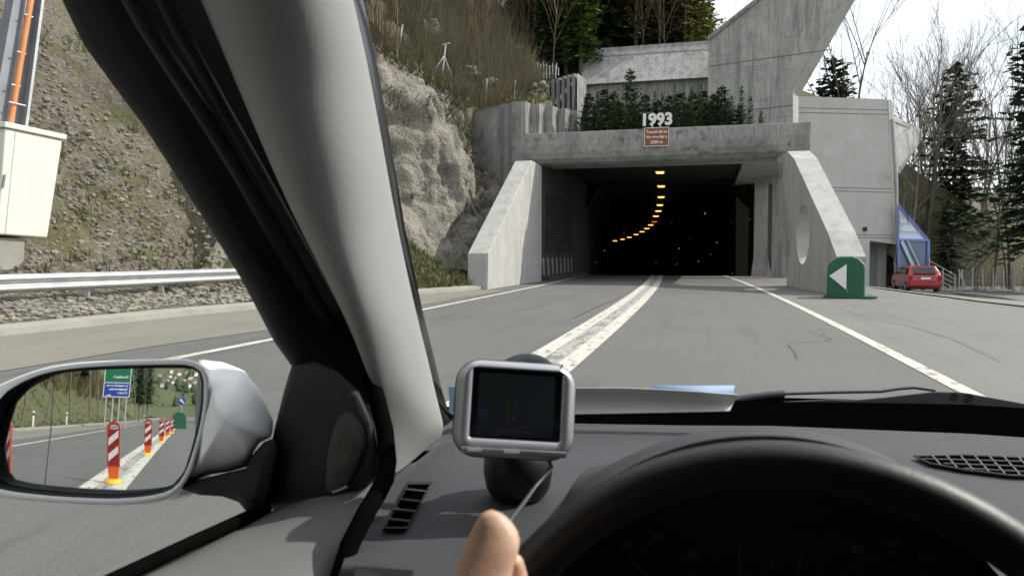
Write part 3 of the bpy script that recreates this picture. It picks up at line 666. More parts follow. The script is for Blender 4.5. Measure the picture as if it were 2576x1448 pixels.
# right pier
m = MB(); m.prism([V((2.7, 45.6, z)) for z in (1.0, 5.39)]+[V((3.45, 45.6, z)) for z in (5.39, 1.0)], (0, 1.0, 0)); m.prism([V((2.55, 45.5, -.1)), V((2.70, 45.5, 1.05)), V((3.45, 45.5, 1.05)), V((3.75, 45.5, -.1))], (0, 1.3, 0)); m.build('pier', 'concrete', por)
# inner lining of the bore, following the bend
def bore(side):
    m = MB(); rows = []
    for k in range(42):
        Y = 46+k*6; o_ = off(Y)-off(46)
        if side == 'l': r = [V((XL+.02+o_, Y, -.1+rz(Y))), V((XL+.02+o_, Y, 4.2+rz(Y))), V((XL+.9+o_, Y, 5.6+rz(Y))), V((-2.5+o_, Y, 5.8+rz(Y)))]
        else: r = [V((2.72+o_, Y, -.1+rz(Y))), V((2.72+o_, Y, 4.2+rz(Y))), V((1.9+o_, Y, 5.6+rz(Y))), V((-2.5+o_, Y, 5.8+rz(Y)))]
        rows.append(r)
    m.grid(rows); m.prism(rows[-1]+[V((-2.5+o_, Y, -.1))], (0, .5, 0)); return m
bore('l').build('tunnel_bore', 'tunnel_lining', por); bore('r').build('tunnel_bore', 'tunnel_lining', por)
# unseen board and outer shell so that no daylight leaks in
m = MB(); m.box((-14, 47.5, 6.2), (3.0, 47.9, 11.2)); m.build('daylight_stop', 'dark_recess', por)
m = MB()
rows = []
for k in range(42):
    Y = 46.5+k*6; o_ = off(Y)-off(46); rows.append([V((-8.6+o_, Y, -.2+rz(Y))), V((-8.6+o_, Y, 6.4+rz(Y))), V((4.2+o_, Y, 6.4+rz(Y))), V((4.2+o_, Y, -.2+rz(Y)))])
m.grid(rows); m.build('outer_shell', 'dark_recess', por)
m = MB(); m.box((XL-.02, 33.15, -.1), (XL+.010, 47, 5.6)); m.build('dark_lining', 'dark_wall', por)  # near-black sheet added to darken the inner wall behind the beam
# louvres and striped skirting on the left inner wall
m = MB()
for k in range(19):
    z = 1.35+k*.145; m.prism([V((XL+.012, 33.9, z)), V((XL+.10, 33.9, z+.02)), V((XL+.10, 33.9, z+.05)), V((XL+.012, 33.9, z+.09))], (0, 6.6, 0))
m.build('louvre_panel', 'dark_wall', por)
for k in range(8):
    y = 33.5+k*1.05; m = MB(); m.prism([V((XL+.006, y, .15)), V((XL+.006, y-.25, 1.05)), V((XL+.006, y+.15, 1.05)), V((XL+.006, y+.40, .15))], (.012, 0, 0)); m.build('marker_stripe', 'tunnel_panel', por)
m = MB(); m.prism([V((XL+.01, 33.2, 0)), V((XL+.38, 33.2, 0)), V((XL+.30, 33.2, .22)), V((XL+.01, 33.2, .24))], (0, 12, 0)); m.build('wall_footing', 'dark_wall', por)
# ceiling lamps (positions follow the bend)
LP = [(1660, 433), (1663, 468), (1663, 495), (1660, 515), (1656, 530), (1650, 543), (1646, 557), (1637, 565), (1627, 574), (1615, 582), (1600, 589), (1583, 596), (1566, 601), (1547, 605)]
ZL = 5.55
for i, (px, py) in enumerate(LP):
    p = WZ(px, py, ZL) if i else WZ(px, py, 5.5)
    if i: q_ = ray(px, py); p = EYE+q_*((ZL-H+1.32)/(q_.z+.03*q_.y)) if ZL-H < (q_.z/q_.y)*44+.001 or True else p
    if i and p.y < 44: p = WZ(px, py, ZL)
    ordn = ['nearest amber lamp at the tunnel mouth', 'second amber lamp under the tunnel ceiling', 'third amber ceiling lamp into the tunnel', 'fourth amber ceiling lamp into the tunnel', 'fifth amber ceiling lamp into the tunnel', 'sixth amber ceiling lamp into the tunnel', 'dim red lamp in the curving row of amber ones', 'eighth lamp, just past the red one', 'ninth amber lamp on the bend', 'tenth amber lamp on the bend', 'eleventh amber lamp deep in the tunnel', 'twelfth amber lamp deep in the tunnel', 'last but one of the far tunnel lamps', 'farthest tiny lamp of the tunnel row'][i]
    t = thing('tunnel_lamp', ordn, 'lamp', p, 'lamps along the tunnel ceiling')
    g = .62+i*.025
    m = MB(); m.box(p+V((-.42*g, -.3, 0)), p+V((.42*g, .3, .08))); m.build('lamp_housing', 'steel_grey', t)
    m = MB(); m.prism([p+V((-.34*g, -.26, 0)), p+V((-.28*g, -.26, -.10*g)), p+V((.28*g, -.26, -.10*g)), p+V((.34*g, -.26, 0))], (0, .5, 0)); m.build('lamp_lens', 'lamp_red' if i == 6 else 'lamp_amber', t)
# sign and numerals on the beam
t = thing('tunnel_sign', 'brown sign with the tunnel name and length on the beam', 'sign', WY(1652, 345, YB-.06))
a, c = WY(1621, 322, YB-.08), WY(1683, 367, YB-.08); 
m = MB(); m.box((a.x, YB-.085, c.z), (c.x, YB-.055, a.z)); m.build('sign_panel', 'brown_plate', t)
m = MB(); w_ = .025
for (x0, z0, x1, z1) in ((a.x, a.z-w_, c.x, a.z), (a.x, c.z, c.x, c.z+w_), (a.x, c.z+w_, a.x+w_, a.z-w_), (c.x-w_, c.z+w_, c.x, a.z-w_)): m.box((x0, YB-.095, z0), (x1, YB-.086, z1))
m.build('sign_border', 'letter_white', t)
cx, cz, hh = (a.x+c.x)/2, (a.z+c.z)/2, a.z-c.z
for s_, dz, sz in (('Tunnel de La', .27, .168), ('Vue-des-Alpes', 0, .15), ('3250 m', -.28, .17)):
    text_mesh(s_, sz, (cx, YB-.088, cz+dz*hh), (1, 0, 0), (0, 0, 1), 'sign_lettering', 'letter_white', t, .002, .004)
a = WY(1651, 303, YB+.15); t = thing('year_numerals', 'grey metal numerals 1993 standing on the beam', 'numerals', (a.x, YB+.15, 6.64))
for k, ch in enumerate('1993'): text_mesh(ch, .70, (a.x-.51+k*.345, YB+.15, a.z+.02), (1, 0, 0), (0, 0, 1), 'numeral', 'white_plate', t, .03, .028)
for k in (1, 2): m = MB(); m.tube([(a.x-.51+k*.345, YB+.15, 6.55), (a.x-.51+k*.345, YB+.15, a.z-.18)], .02, 6); m.build('support_post', 'white_plate', t)

# ---------------------------------------------------------------- tall slanting wall (fin) and back wall
fo, fdir = V((3.4, 42, 0)), V((.966, -.259, 0)); fn = V((-.259, -.966, 0))
def FP(px, py, back=0):
    r = ray(px, py); q = fo-fn*back; t_ = (q-EYE).dot(fn)/r.dot(fn); return EYE+r*t_
fin = thing('slanting_wall', 'tall slanting concrete wall rising above the tunnel out of view', 'wall', fo)
z0 = V((0, 0, 0)); base_l = FP(1780, 318); base_r = FP(1995, 318); 
gap_l = V((3.4, 42, -.3)); gap_r = fo+fdir*1.08+V((0, 0, -.3))
poly = [gap_l, gap_r, FP(1995, 227), FP(2120, 2), FP(2225, -180), FP(2120, -180), FP(1895, 4), FP(1805, 75), FP(1783, 92), V((FP(1783, 92).x, FP(1783, 92).y, 6.09)), V((3.4, 42, 6.09))]
m = MB(); m.prism(poly, -fn*.5); m.build('wall_slab', 'concrete', fin)
# splayed edge strip: bright vertical part, inclined part
e0, e1, e2, e3 = gap_r+V((0, 0, .3)), FP(1995, 227), FP(2120, 2), FP(2225, -180)
def FB(px, py): return FP(px, py, .75)
g0, g1, g2, g3 = V((FB(2009, 245).x, FB(2009, 245).y, 0)), FB(2009, 245), FB(2150, 2), FB(2262, -180)
m = MB(); m.add([e0, g0, g1, e1], [(0, 1, 2, 3)]); m.add([e1, g1, g2, e2], [(0, 1, 2, 3)]); m.add([e2, g2, g3, e3], [(0, 1, 2, 3)]); m.add([g0, g0-fdir*.8, g1-fdir*.8, g1], [(0, 1, 2, 3)])
m.build('splayed_edge', 'concrete_clean', fin)
# coping along the sloping top and formwork joints, slightly proud
m = MB()
for a_, c_ in ((FP(1783, 92), FP(1805, 75)), (FP(1805, 75), FP(1895, 4)), (FP(1895, 4), FP(2120, -180))):
    m.prism([a_+fn*.10+V((0, 0, .02)), a_-fn*.55+V((0, 0, .02)), a_-fn*.55+V((0, 0, -.22)), a_+fn*.10+V((0, 0, -.22))], c_-a_)
m.build('coping', 'concrete_grimy', fin)
for (p, q) in (((1785, 168), (2092, 126)), ((1785, 290), (1995, 266))):
    m = MB(); A, Bq = FP(*p)+fn*.006, FP(*q)+fn*.006; m.prism([A, A+V((0, 0, .05)), A+V((0, 0, .05))+fn*.002, A+fn*.002], Bq-A); m.build('formwork_joint', 'joint', fin)
# back wall: upright lower part, leaning upper panel
bk = thing('back_wall', 'wide concrete back wall behind the young spruces', 'wall', (-3.5, 44, 6))
yb = 44.0; x0, x1 = WY(1465, 207, yb).x, .35; zf = WY(1600, 208, yb).z; zt = WY(1600, 119, yb+1.6).z
m = MB(); m.box((x0, yb, 6.085), (x1, yb+.6, zf)); m.build('lower_panel', 'concrete_old', bk)
xt = WY(1473, 119, yb+1.6).x
m = MB(); m.prism([V((x0-.12, yb-.35, zf)), V((x0-.12, yb+.5, zf)), V((xt, yb+2.3, zt)), V((xt, yb+1.6, zt))], (0, 0, 0), cap=False); m = MB()
A0, A1, A2, A3 = V((x0-.1, yb-.3, zf+.004)), V((x0-.1, yb+.6, zf+.004)), V((xt, yb+2.3, zt)), V((xt, yb+1.7, zt)); dx = lambda p: V((x1, p.y, p.z))
m.add([A0, A1, A2, A3, dx(A0), dx(A1), dx(A2), dx(A3)], [(0, 4, 7, 3), (3, 7, 6, 2), (2, 6, 5, 1), (1, 5, 4, 0), (0, 3, 2, 1), (4, 5, 6, 7)]); m.build('leaning_panel', 'concrete', bk)
q = lambda t_, e: A0.lerp(A3, t_)+(V((0, -.012, .004)) if e else V((0, 0, 0)))
m = MB(); m.add([q(.78, 1), V((x1, q(.78, 1).y, q(.78, 1).z)), V((x1, q(.80, 1).y, q(.80, 1).z)), q(.80, 1)], [(0, 1, 2, 3)]); m.build('formwork_joint', 'joint', bk)
m = MB(); zc = .08
m.prism([A3+V((0, -.12, -.25)), A3+V((0, -.12, zc)), A3+V((0, .7, zc)), A3+V((0, .7, -.25))], (x1-xt, 0, 0)); m.build('coping', 'concrete', bk)
# left return of the back wall
m = MB(); m.add([V((x0-.1, yb-.3, zf)), V((x0-.5, yb-1.2, zf-.5)), V((x0-.5, yb-1.2, 6.0)), V((x0-.02, yb, 6.0)), V((x0-.02, yb, zf))], [(0, 1, 2, 3, 4)]); m.build('return_panel', 'concrete', bk)

# ---------------------------------------------------------------- ribbed retaining walls
mat('concrete_patchy', (.20, .198, .187), (.33, .325, .305), .8, .9, bump=.3, bscale=12, layers=[(1.6, (1, 1, .6), .5, .62, (.12, .12, .115), .8), (4, (1, 1, 1), .6, .7, (.40, .39, .37), .6), (5, STK, .6, .75, (.11, .11, .105), .5)])
t = thing('retaining_wall', 'stained concrete retaining wall between rock face and tunnel beam', 'wall', (-9.5, 35, 5))
def plan_wall(pts, zt0, zt1, zb, th=.4, name='wall_panel', m_='concrete_patchy', par=None):
    m = MB(); n = len(pts); T_ = [lerp(zt0, zt1, i/(n-1)) for i in range(n)]
    f = [V((x, y, zb)) for x, y in pts]; g = [V((x, y, T_[i])) for i, (x, y) in enumerate(pts)]; k = [V((x, y+th, T_[i])) for i, (x, y) in enumerate(pts)]
    m.grid([f, g, k]); return m.build(name, m_, par)
pL = WY(1188, 262, 35.0); pR = WY(1300, 256, 35.0)
plan_wall([(pL.x-2.2, 36.6), (pL.x, 35.6), (-10.2, 35.2), (pR.x, 35.0)], pL.z-.45, pR.z, 4.0, par=t)
m = MB(); m.box((-9.75, 34.96, 4.3), (-9.68, 35.06, pR.z-.1)); m.box((-9.3, 34.93, 4.3), (-9.25, 35.03, pR.z-.1)); m.build('drain_groove', 'joint', t)
pts = []; x, y = pR.x, 35.0
for k in range(6):
    w = .42-.02*k; pts += [(x, y), (x+w, y+.02), (x+w+.16, y+.62)]; x += w+.16; y += .60
for k in range(6):
    ww = MB(); (x_a, y_a), (x_b, y_b), (x_c, y_c) = pts[3*k:3*k+3]; zt_ = pR.z-.02*k
    zb_0 = 4.2 if x_c < -8.1 else 6.0
    ww.add([V((x_a, y_a, zb_0)), V((x_b, y_b, zb_0)), V((x_b, y_b, zt_)), V((x_a, y_a, zt_))], [(0, 1, 2, 3)])
    ww.add([V((x_b, y_b, zb_0)), V((x_c, y_c, zb_0)), V((x_c, y_c, zt_)), V((x_b, y_b, zt_))], [(0, 1, 2, 3)])
    ww.add([V((x_a, y_a, zt_)), V((x_b, y_b, zt_)), V((x_c, y_c, zt_)), V((x_c, y_c+1, zt_)), V((x_a, y_a+1.6, zt_))], [(0, 1, 2, 3, 4)])
    ww.build('rib', 'concrete_old', t)
    if k < 5: ww = MB(); ww.box((x_b-.10, y_b+.05, 6.9), (x_b+.08, y_b+.2, 7.05), rz=.3); ww.build('drain_spout', 'dark_recess', t)
t = thing('retaining_wall', 'upper ribbed concrete wall climbing to the back wall', 'wall', (-8.6, 42, 6))
pA_, pB_ = WY(1338, 217, 42.5), WY(1452, 184, 42.0); nR = 9
for k in range(nR):
    f0, f1 = k/nR, (k+1)/nR; xa_, xb_ = lerp(pA_.x, pB_.x, f0), lerp(pA_.x, pB_.x, f1); ya = 42.4-.05*k; wv = xb_-xa_
    za, zb_ = lerp(pA_.z, pB_.z, sm(f0)), lerp(pA_.z, pB_.z, sm(f1)); ww = MB()
    pA2 = [(xa_, ya), (xa_+wv*.55, ya-.05), (xa_+wv*.75, ya+.45), (xb_, ya+.43)]
    lo_ = [V((x, y, 5.9)) for x, y in pA2]; hi_ = [V((x, y, lerp(za, zb_, i/3))) for i, (x, y) in enumerate(pA2)]; bk_ = [V((x, ya+1.2, lerp(za, zb_, i/3))) for i, (x, y) in enumerate(pA2)]
    ww.grid([lo_, hi_, bk_]); ww.build('rib', 'concrete_old', t)
b = MB(); b.add([WY(1452, 184, 42), WY(1475, 200, 43.4), V((WY(1475, 200, 43.4).x, 43.4, 5.9)), V((WY(1452, 184, 42).x, 42, 5.9))], [(0, 1, 2, 3)]); b.build('end_panel', 'concrete_old', t)

# ---------------------------------------------------------------- ventilation building on the right
vb = thing('concrete_building', 'plain concrete service building to the right of the tunnel', 'building', W(2130, 727, 46))
g_o = W(2130, 727, 46); g_d = V((math.sin(R_(70)), math.cos(R_(70)), 0)); g_n = V((math.cos(R_(70)), -math.sin(R_(70)), 0))
if g_n.y > 0: g_n = -g_n
def GP(px, py, back=0):
    r = ray(px, py); q_ = g_o-g_n*back; return EYE+r*((q_-EYE).dot(g_n)/r.dot(g_n))
GZ = g_o.z-.35
def drop(p, z=None): return V((p.x, p.y, GZ if z is None else z))
tl, tr_, br_ = GP(2000, 242), GP(2232, 250), GP(2252, 614)
d0, d1 = GP(2188, 605), GP(2250, 614)
poly = [drop(GP(1900, 640)), drop(d0), d0, br_, tr_, tl, V((GP(1900, 300).x, GP(1900, 300).y, tl.z))]
m = MB(); m.prism(poly, -g_n*3); m.build('facade', 'concrete_light', vb)
m = MB(); f2 = [drop(d0)-g_n*1.3, drop(GP(2262, 620))-g_n*1.3, V((GP(2262, 612).x, GP(2262, 612).y, d1.z))-g_n*1.3, d0-g_n*1.3]; m.add(f2, [(0, 1, 2, 3)]); m.build('recess_wall', 'concrete_clean', vb)
dd = [GP(2190, 690, 1.27), GP(2206, 690, 1.27)]
m = MB(); m.add([drop(dd[0]), drop(dd[1]), V((dd[1].x, dd[1].y, d0.z-.25)), V((dd[0].x, dd[0].y, d0.z-.25))], [(0, 1, 2, 3)]); m.build('door', 'steel_grey', vb)
m = MB(); wd_ = GP(2254, 614)-g_n*.02; m.box(V((d1.x, d1.y, d1.z-.04)), V((d1.x+.01, d1.y+.01, d1.z))); 
for (p_, q_) in (((2000, 272), (2236, 278)), ((2000, 470), (2246, 476)), ((2000, 478), (2246, 485)), ((2085, 590), (2251, 593)), ((2085, 597), (2251, 600)), ((2007, 284), (2236, 289))):
    m = MB(); A, Bq = GP(*p_)+g_n*.006, GP(*q_)+g_n*.006; m.prism([A, A+V((0, 0, .04)), A+V((0, 0, .04))+g_n*.003, A+g_n*.003], Bq-A); m.build('formwork_joint', 'joint', vb)
m = MB(); q_ = GP(2175, 576)+g_n*.03; m.box(q_-V((.12, .06, .12)), q_+V((.12, .02, .12))); m.build('wall_lamp', 'dark_recess', vb)
# right flank and the cantilevered wedge
s1, s2 = tr_, br_; back_ = V((.21, .98, 0))
m = MB(); m.add([s2, s2+back_*9, s1+back_*9, s1], [(0, 1, 2, 3)]); m.build('side_wall', 'concrete_light', vb)
wq = [GP(2238, 287, -.0), GP(2321, 326, 4), GP(2319, 352, 4), GP(2264, 437, 2), GP(2252, 432, .2)]
m = MB(); m.add([wq[0], wq[1], wq[2], wq[3], wq[4], wq[0]+V((-.6, 3, 0)), wq[1]+V((-.6, 3, 0)), wq[2]+V((-.6, 3, 0)), wq[3]+V((-.6, 3, 0))], [(0, 4, 3, 2, 1), (0, 1, 6, 5), (1, 2, 7, 6), (2, 3, 8, 7)]); m.build('cantilever', 'concrete_light', vb)
A, Bq = GP(2240, 303, .0)+g_n*.02, GP(2319, 340, 4)+g_n*.02; m = MB(); m.prism([A, A+V((0, 0, .06)), A+V((0, 0, .06))+g_n*.01, A+g_n*.01], Bq-A); m.build('formwork_joint', 'joint', vb)
m = MB(); m.tube([GP(2246, 300, -.12), GP(2255, 440, -.12), GP(2258, 600, -.12), GP(2259, 622, -.12), GP(2252, 660, .3), GP(2255, 731, .3)], .10, 8); m.build('downpipe', 'galvanised', vb)
m = MB(); A = GP(2234, 252, -.03); Bq = GP(2251, 614, -.03); m.prism([A, A+g_d*.28, A+g_d*.28-g_n*.2, A-g_n*.2], Bq-A); m.build('corner_strip', 'cabinet_paint', vb)
t = thing('number_plate_sign', 'small white plate lettered 045 behind the green crash cushion', 'sign', W(2168, 653, 44))
p0 = GP(2158, 646, -.25); p1 = GP(2178, 661, -.25)
m = MB(); m.prism([p0, V((p1.x, p1.y, p0.z)), p1, V((p0.x, p0.y, p1.z))], -g_n*.03); m.build('sign_panel', 'white_plate', t)
text_mesh('045', (p0.z-p1.z)*1.0, (p0+p1)/2+g_n*.01, g_d, (0, 0, 1), 'sign_lettering', 'letter_black', t, .004, .008)
m = MB(); cpt = (p0+p1)/2-g_n*.05; m.tube([V((cpt.x, cpt.y, GZ+.2)), V((cpt.x, cpt.y, p1.z+.1))], .03, 6); m.build('post', 'galvanised', t)
# blue-framed glazed stair beside the building
st = thing('glazed_stairway', 'blue framed glass lean-to with white sloping roof beside the building', 'stair enclosure', drop(GP(2300, 700, -1), -1.2))
A_, B_, C_, D_, E_, F_ = GP(2259, 516, -.4), GP(2334, 604, -.4), GP(2259, 602, -.4), GP(2334, 722, -.4), GP(2259, 722, -.4), None
bkv = V((.3, 2.2, 0))
m = MB(); m.add([A_, B_, C_], [(0, 2, 1)]); m.add([A_, B_, B_+bkv, A_+bkv], [(0, 1, 2, 3)]); m.build('roof_glazing', 'glazing_white', st)
m = MB(); m.add([C_, B_, D_, E_], [(0, 1, 2, 3)]); m.build('wall_glazing', 'glazing_blue', st)
m = MB()
for a_, c_, r_ in ((A_, B_, .09), (C_, B_, .09), (B_, D_, .10), (C_, E_, .07), (A_, C_, .05), (E_, D_, .06)): m.tube([a_+g_n*.06, c_+g_n*.06], r_, 4)
m.build('frame', 'blue_frame', st)
m = MB()
for f_ in (.28, .52, .76): m.tube([A_.lerp(C_, f_)+g_n*.08, A_.lerp(B_, f_)+g_n*.08], .025, 4)
m.build('glazing_bar', 'galvanised', st)
m = MB(); m.tube([GP(2268, 606, -.5), GP(2318, 715, -.5)], .13, 4); m.tube([GP(2284, 606, -.55), GP(2328, 700, -.55)], .04, 4); m.build('stair_flight', 'glazing_white', st)
hr = thing('handrail', 'pale tubular stair railing right of the parked red car', 'railing', GP(2360, 700, -1))
for k in range(4): m = MB(); m.tube([GP(2337, 655+k*13, -.6), GP(2400, 690+k*11, -.6)], .035, 6); m.build('rail', 'galvanised', hr)
for px, a_, c_ in ((2338, 650, 730), (2372, 672, 733), (2402, 690, 735), (2413, 680, 734)): m = MB(); m.tube([GP(px, a_, -.6), GP(px, c_, -.6)], .04, 6); m.build('post', 'galvanised', hr)
m = MB(); m.tube([GP(2411, 678, -.6), GP(2430, 730, -.6)], .05, 6); m.build('brace', 'galvanised', hr)
# yard fence and guard rail on the right
fe = thing('mesh_fence', 'grey mesh fence with posts in front of the right wood', 'fence', W(2480, 735, 48))
for k in range(9):
    px = 2420+k*26; a_, c_ = W(px, 739+k, 47), W(px, 676-k*.6, 47); m = MB(); m.tube([a_, c_], .04, 6); m.build('post', 'galvanised', fe)
m = MB()
for k in range(60):
    px = 2420+k*3.6; m.tube([W(px, 738+k*.13, 47.05), W(px, 690, 47.05)], .007, 3, cap=False)
for py in (692, 706, 720, 732): m.tube([W(2418, py, 47.05), W(2640, py+4, 47.05)], .009, 3, cap=False)
m.build('mesh', 'galvanised', fe)
def guard_rail(pts, zlo, zhi, name, label, grp, psp, nrm, depth=.30):
    t = thing(name, label, 'guard rail', pts[0], grp); m = MB(); h_ = zhi-zlo
    prof = [(0, 0), (.05, .10), (.085, .16), (.085, .30), (.05, .38), (0, .48), (0, .52), (.05, .62), (.085, .70), (.085, .84), (.05, .90), (0, 1)]
    rows = [[p+nrm*d_*1.0+V((0, 0, zlo+h_*z_)) for d_, z_ in prof] for p in pts]
    m.grid(rows); m.build('beam_rail', 'galvanised', t, True)
    L_ = 0
    for i in range(len(pts)-1):
        a_, c_ = pts[i], pts[i+1]; n = max(1, int(round((c_-a_).length/psp)))
        for k in range(n):
            p = a_.lerp(c_, (k+.5)/n)-nrm*.06; m = MB(); m.box(p+V((-.05, -.03, -.3)), p+V((.05, .03, zhi-.03)), rz=.3); m.build('post', 'galvanised', t)
    return t
gp = [W(2395, 733, 43), W(2460, 737, 38), W(2530, 745, 32), W(2640, 765, 27)]; gp = [V((p.x, p.y, p.z-.62)) for p in gp]
guard_rail(gp, .35, .62, 'guard_rail', 'low grey guard rail along the right edge of the yard', 'guard rails', 2.2, V((-.8, -.6, 0)))
xr = lambda Y: kerbx(min(Y, 13))-2.15
grl = [V((xr(Y), Y, .22)) for Y in (-1.0, 1.2, 3.2, 5.2, 7.2, 9.2, 11.2, 13.2, 15.2, 17.2)]
guard_rail(grl, .27, .61, 'guard_rail', 'shiny steel guard rail along the left gravel verge', 'guard rails', 2.0, V((1, 0, 0)))

# ---------------------------------------------------------------- crash cushion (green)
def cushion(c, s, label, arrow=True, yaw=0):
    t = thing('crash_cushion', label, 'crash cushion', c, 'green crash cushions'); q = Matrix.Rotation(yaw, 3, 'Z')
    P = lambda x, y, z: V(c)+q@V((x*s, y*s, z*s))
    prof = [(-.48, 0), (-.475, .82), (-.42, .95), (-.28, 1.08), (-.14, 1.14), (.16, 1.14), (.32, 1.08), (.44, .94), (.475, .84), (.48, 0)]
    m = MB(); m.prism([P(x, -.25, z) for x, z in prof], q@V((0, .9*s, 0))); o = m.build('body', 'green_plastic', t); bevel(o, .04*s, 2)
    m = MB(); m.prism([P(x, y, 0) for x, y in ((-.56, -.35), (.62, -.40), (.80, -.30), (.6, .8), (-.56, .8))], (0, 0, .05*s)); m.build('base_flange', 'green_plastic', t)
    if arrow: m = MB(); m.prism([P(-.42, -.258, .60), P(.02, -.258, .93), P(.02, -.258, .22)], q@V((0, -.006, 0))); m.build('white_arrow', 'letter_white', t)
    m = MB(); m.disc(P(.05, -.26, .18), q@V((0, 1, 0)), .03*s, 10, 0, .02); m.build('bolt', 'steel_grey', t)
    return t
cp = WZ(2130, 748, 0); cushion((cp.x, cp.y+.15, 0), 1.0, 'green crash cushion with a white arrow at the right wing wall', True, R_(-12))

# ---------------------------------------------------------------- parked red hatchback
def red_car(loc, rz):
    t = thing('parked_car', 'red hatchback parked beside the concrete service building', 'car', (0, 0, 0))
    L_, Wd = 3.7, .80      # half width .80 ; x = along length (rear at -1.85), build in local coords
    side = [(-1.85, .35), (-1.84, .62), (-1.80, .86), (-1.72, .95), (-1.3, 1.38), (-1.1, 1.43), (.1, 1.41), (.35, 1.36), (.95, .95), (1.55, .86), (1.80, .70), (1.85, .40), (1.7, .25), (-1.75, .25)]
    rows = []
    for f, s_ in ((-1, .93), (-.97, .99), (-.6, 1), (.6, 1), (.97, .99), (1, .93)):
        rows.append([V((x*s_, f*Wd*(1 if z < .96 else 1-.20*(z-.95)/.45), .25+(z-.25)*(1 if abs(f) < .99 else .985))) for x, z in side])
    m = MB(); m.grid(rows, closed=True); n_ = len(side); m.add(rows[0], [list(range(n_))]); m.add(rows[-1], [list(range(n_))[::-1]])
    o = m.build('body', 'red_paint', t, merge=.001); bevel(o, .03, 2)
    m = MB(); m.prism([V((-1.745, -.56, .99)), V((-1.745, .56, .99)), V((-1.385, .50, 1.34)), V((-1.385, -.50, 1.34))], V((-.02, 0, .018))); m.build('rear_window', 'car_glass', t)
    for s_ in (-1, 1):
        m = MB(); m.prism([V((-1.25, s_*.815, .98)), V((-.35, s_*.815, .98)), V((-.35, s_*.735, 1.33)), V((-1.1, s_*.735, 1.33))], (0, s_*.012, .004)); m.build('side_window', 'car_glass', t)
        m = MB(); m.prism([V((-.27, s_*.815, .98)), V((.80, s_*.815, .98)), V((.35, s_*.735, 1.31)), V((-.27, s_*.735, 1.33))], (0, s_*.012, .004)); m.build('side_window', 'car_glass', t)
        m = MB(); m.box((-1.87, s_*.72-.09, .66), (-1.80, s_*.72+.09, .88)); m.build('tail_light', 'tail_red', t)
        for x in (-1.2, 1.2):
            w = MB(); w.tube([(x, s_*.62, .29), (x, s_*.815, .29)], .29, 18); wo = w.build('wheel', 'tyre', t)
            w = MB(); w.tube([(x, s_*.812, .29), (x, s_*.825, .29)], .18, 14); w.build('rim', 'rim_metal', wo)
        m = MB(); m.box((.55, s_*.84-.07, .93), (.68, s_*.84+.07, 1.05)); m.build('wing_mirror', 'red_paint', t)
    m = MB(); m.box((-1.885, -.24, .70), (-1.84, .24, .81)); m.build('number_plate', 'white_plate', t)
    m = MB(); m.box((-1.90, -.78, .34), (-1.80, .78, .50)); o = m.build('bumper', 'red_paint', t); bevel(o, .03, 2)
    m = MB(); m.box((-1.7, -.7, .16), (1.6, .7, .27)); m.build('underside', 'black', t)
    t.location = loc; t.rotation_euler = (0, 0, rz); return t
ccp = W(2312, 733, 40.5); red_car((ccp.x, ccp.y+.8, ccp.z), R_(90+1))

# ---------------------------------------------------------------- right-hand wood
RK, RPTS = kdt(RROWS)
def floor_r(x, y): return RPTS[RK.find((x, y, 0))[1]].z
def rp_(px, Y):
    r = ray(px, 700); x = r.x/r.y*Y; return V((x, Y, floor_r(x, Y)))
def tall_h(px, py, Y, g): return WY(px, py, Y).z-g.z
g1_ = rp_(2400, 60); h1 = tall_h(2398, 165, 60, g1_)
sp1 = make_conifer('conifer', 'big dark spruce standing in the right wood beside the building', 'conifers in the right wood', (0, 0, 0), h1, 3.2, 91, 'needles', 36, 8, 7, .75, bare=.30, jit=.6, power=.6)
sp1.location = g1_
g2_ = rp_(2600, 52); sp2 = make_conifer('conifer', 'tall dark spruce cut off by the right picture edge', 'conifers in the right wood', (0, 0, 0), tall_h(2590, 20, 52, g2_), 4.0, 92, 'needles', 32, 8, 7, .9, bare=.2, jit=.5)
sp2.location = g2_
g = rp_(2075, 75); place(sp1, g, tall_h(2085, 150, 75, g)/h1, 2, 'round dark spruce top behind the slanting wall, above the building')
for i, (px, Y, py, lb) in enumerate([(2385, 56, 500, 'short spruce under the big dark one'), (2100, 85, 205, 'small spruce top beside the round one above the building')]):
    g = rp_(px, Y); o = place(sp1, g, max(.2, tall_h(px, py, Y, g)/h1), i*1.1, lb)
tA = make_bare('bare broad tree rising above the building cantilever', 'bare trees in the right wood', (0, 0, 0), 16, 93, 'twig_dark', 'twig_dark', levels=4, forks=4, spread=.62, thick=.009)
tB = make_bare('bare forked tree right of the big dark spruce', 'bare trees in the right wood', (0, 0, 0), 16, 94, 'twig_dark', 'twig_dark', levels=4, forks=4, spread=.5, thick=.008, start=.45)
tC = make_bare('bare slender tree near the right picture edge', 'bare trees in the right wood', (0, 0, 0), 16, 95, 'bark', 'twig_dark', levels=4, forks=4, spread=.45, thick=.009, start=.5)
def setb(o, px, Y, py, rz):
    g = rp_(px, Y); s = tall_h(px, py, Y, g)/16/.93; o.location = g; o.scale = (s, s, s); o.rotation_euler = (0, 0, rz)
setb(tA, 2305, 58, 220, 0); setb(tB, 2490, 62, 170, 1); setb(tC, 2545, 56, 300, 2)
words = ['between the glazed stair and the big dark spruce', 'behind the parked red car', 'left of the fence at the stair railing', 'at the fence middle', 'right of the fence middle', 'just inside the right picture edge', 'beyond the building corner', 'far back between two nearer trunks', 'leaning toward the big dark spruce', 'with a thin double stem near the right edge', 'over the low guard rail', 'behind the blue stair frame']
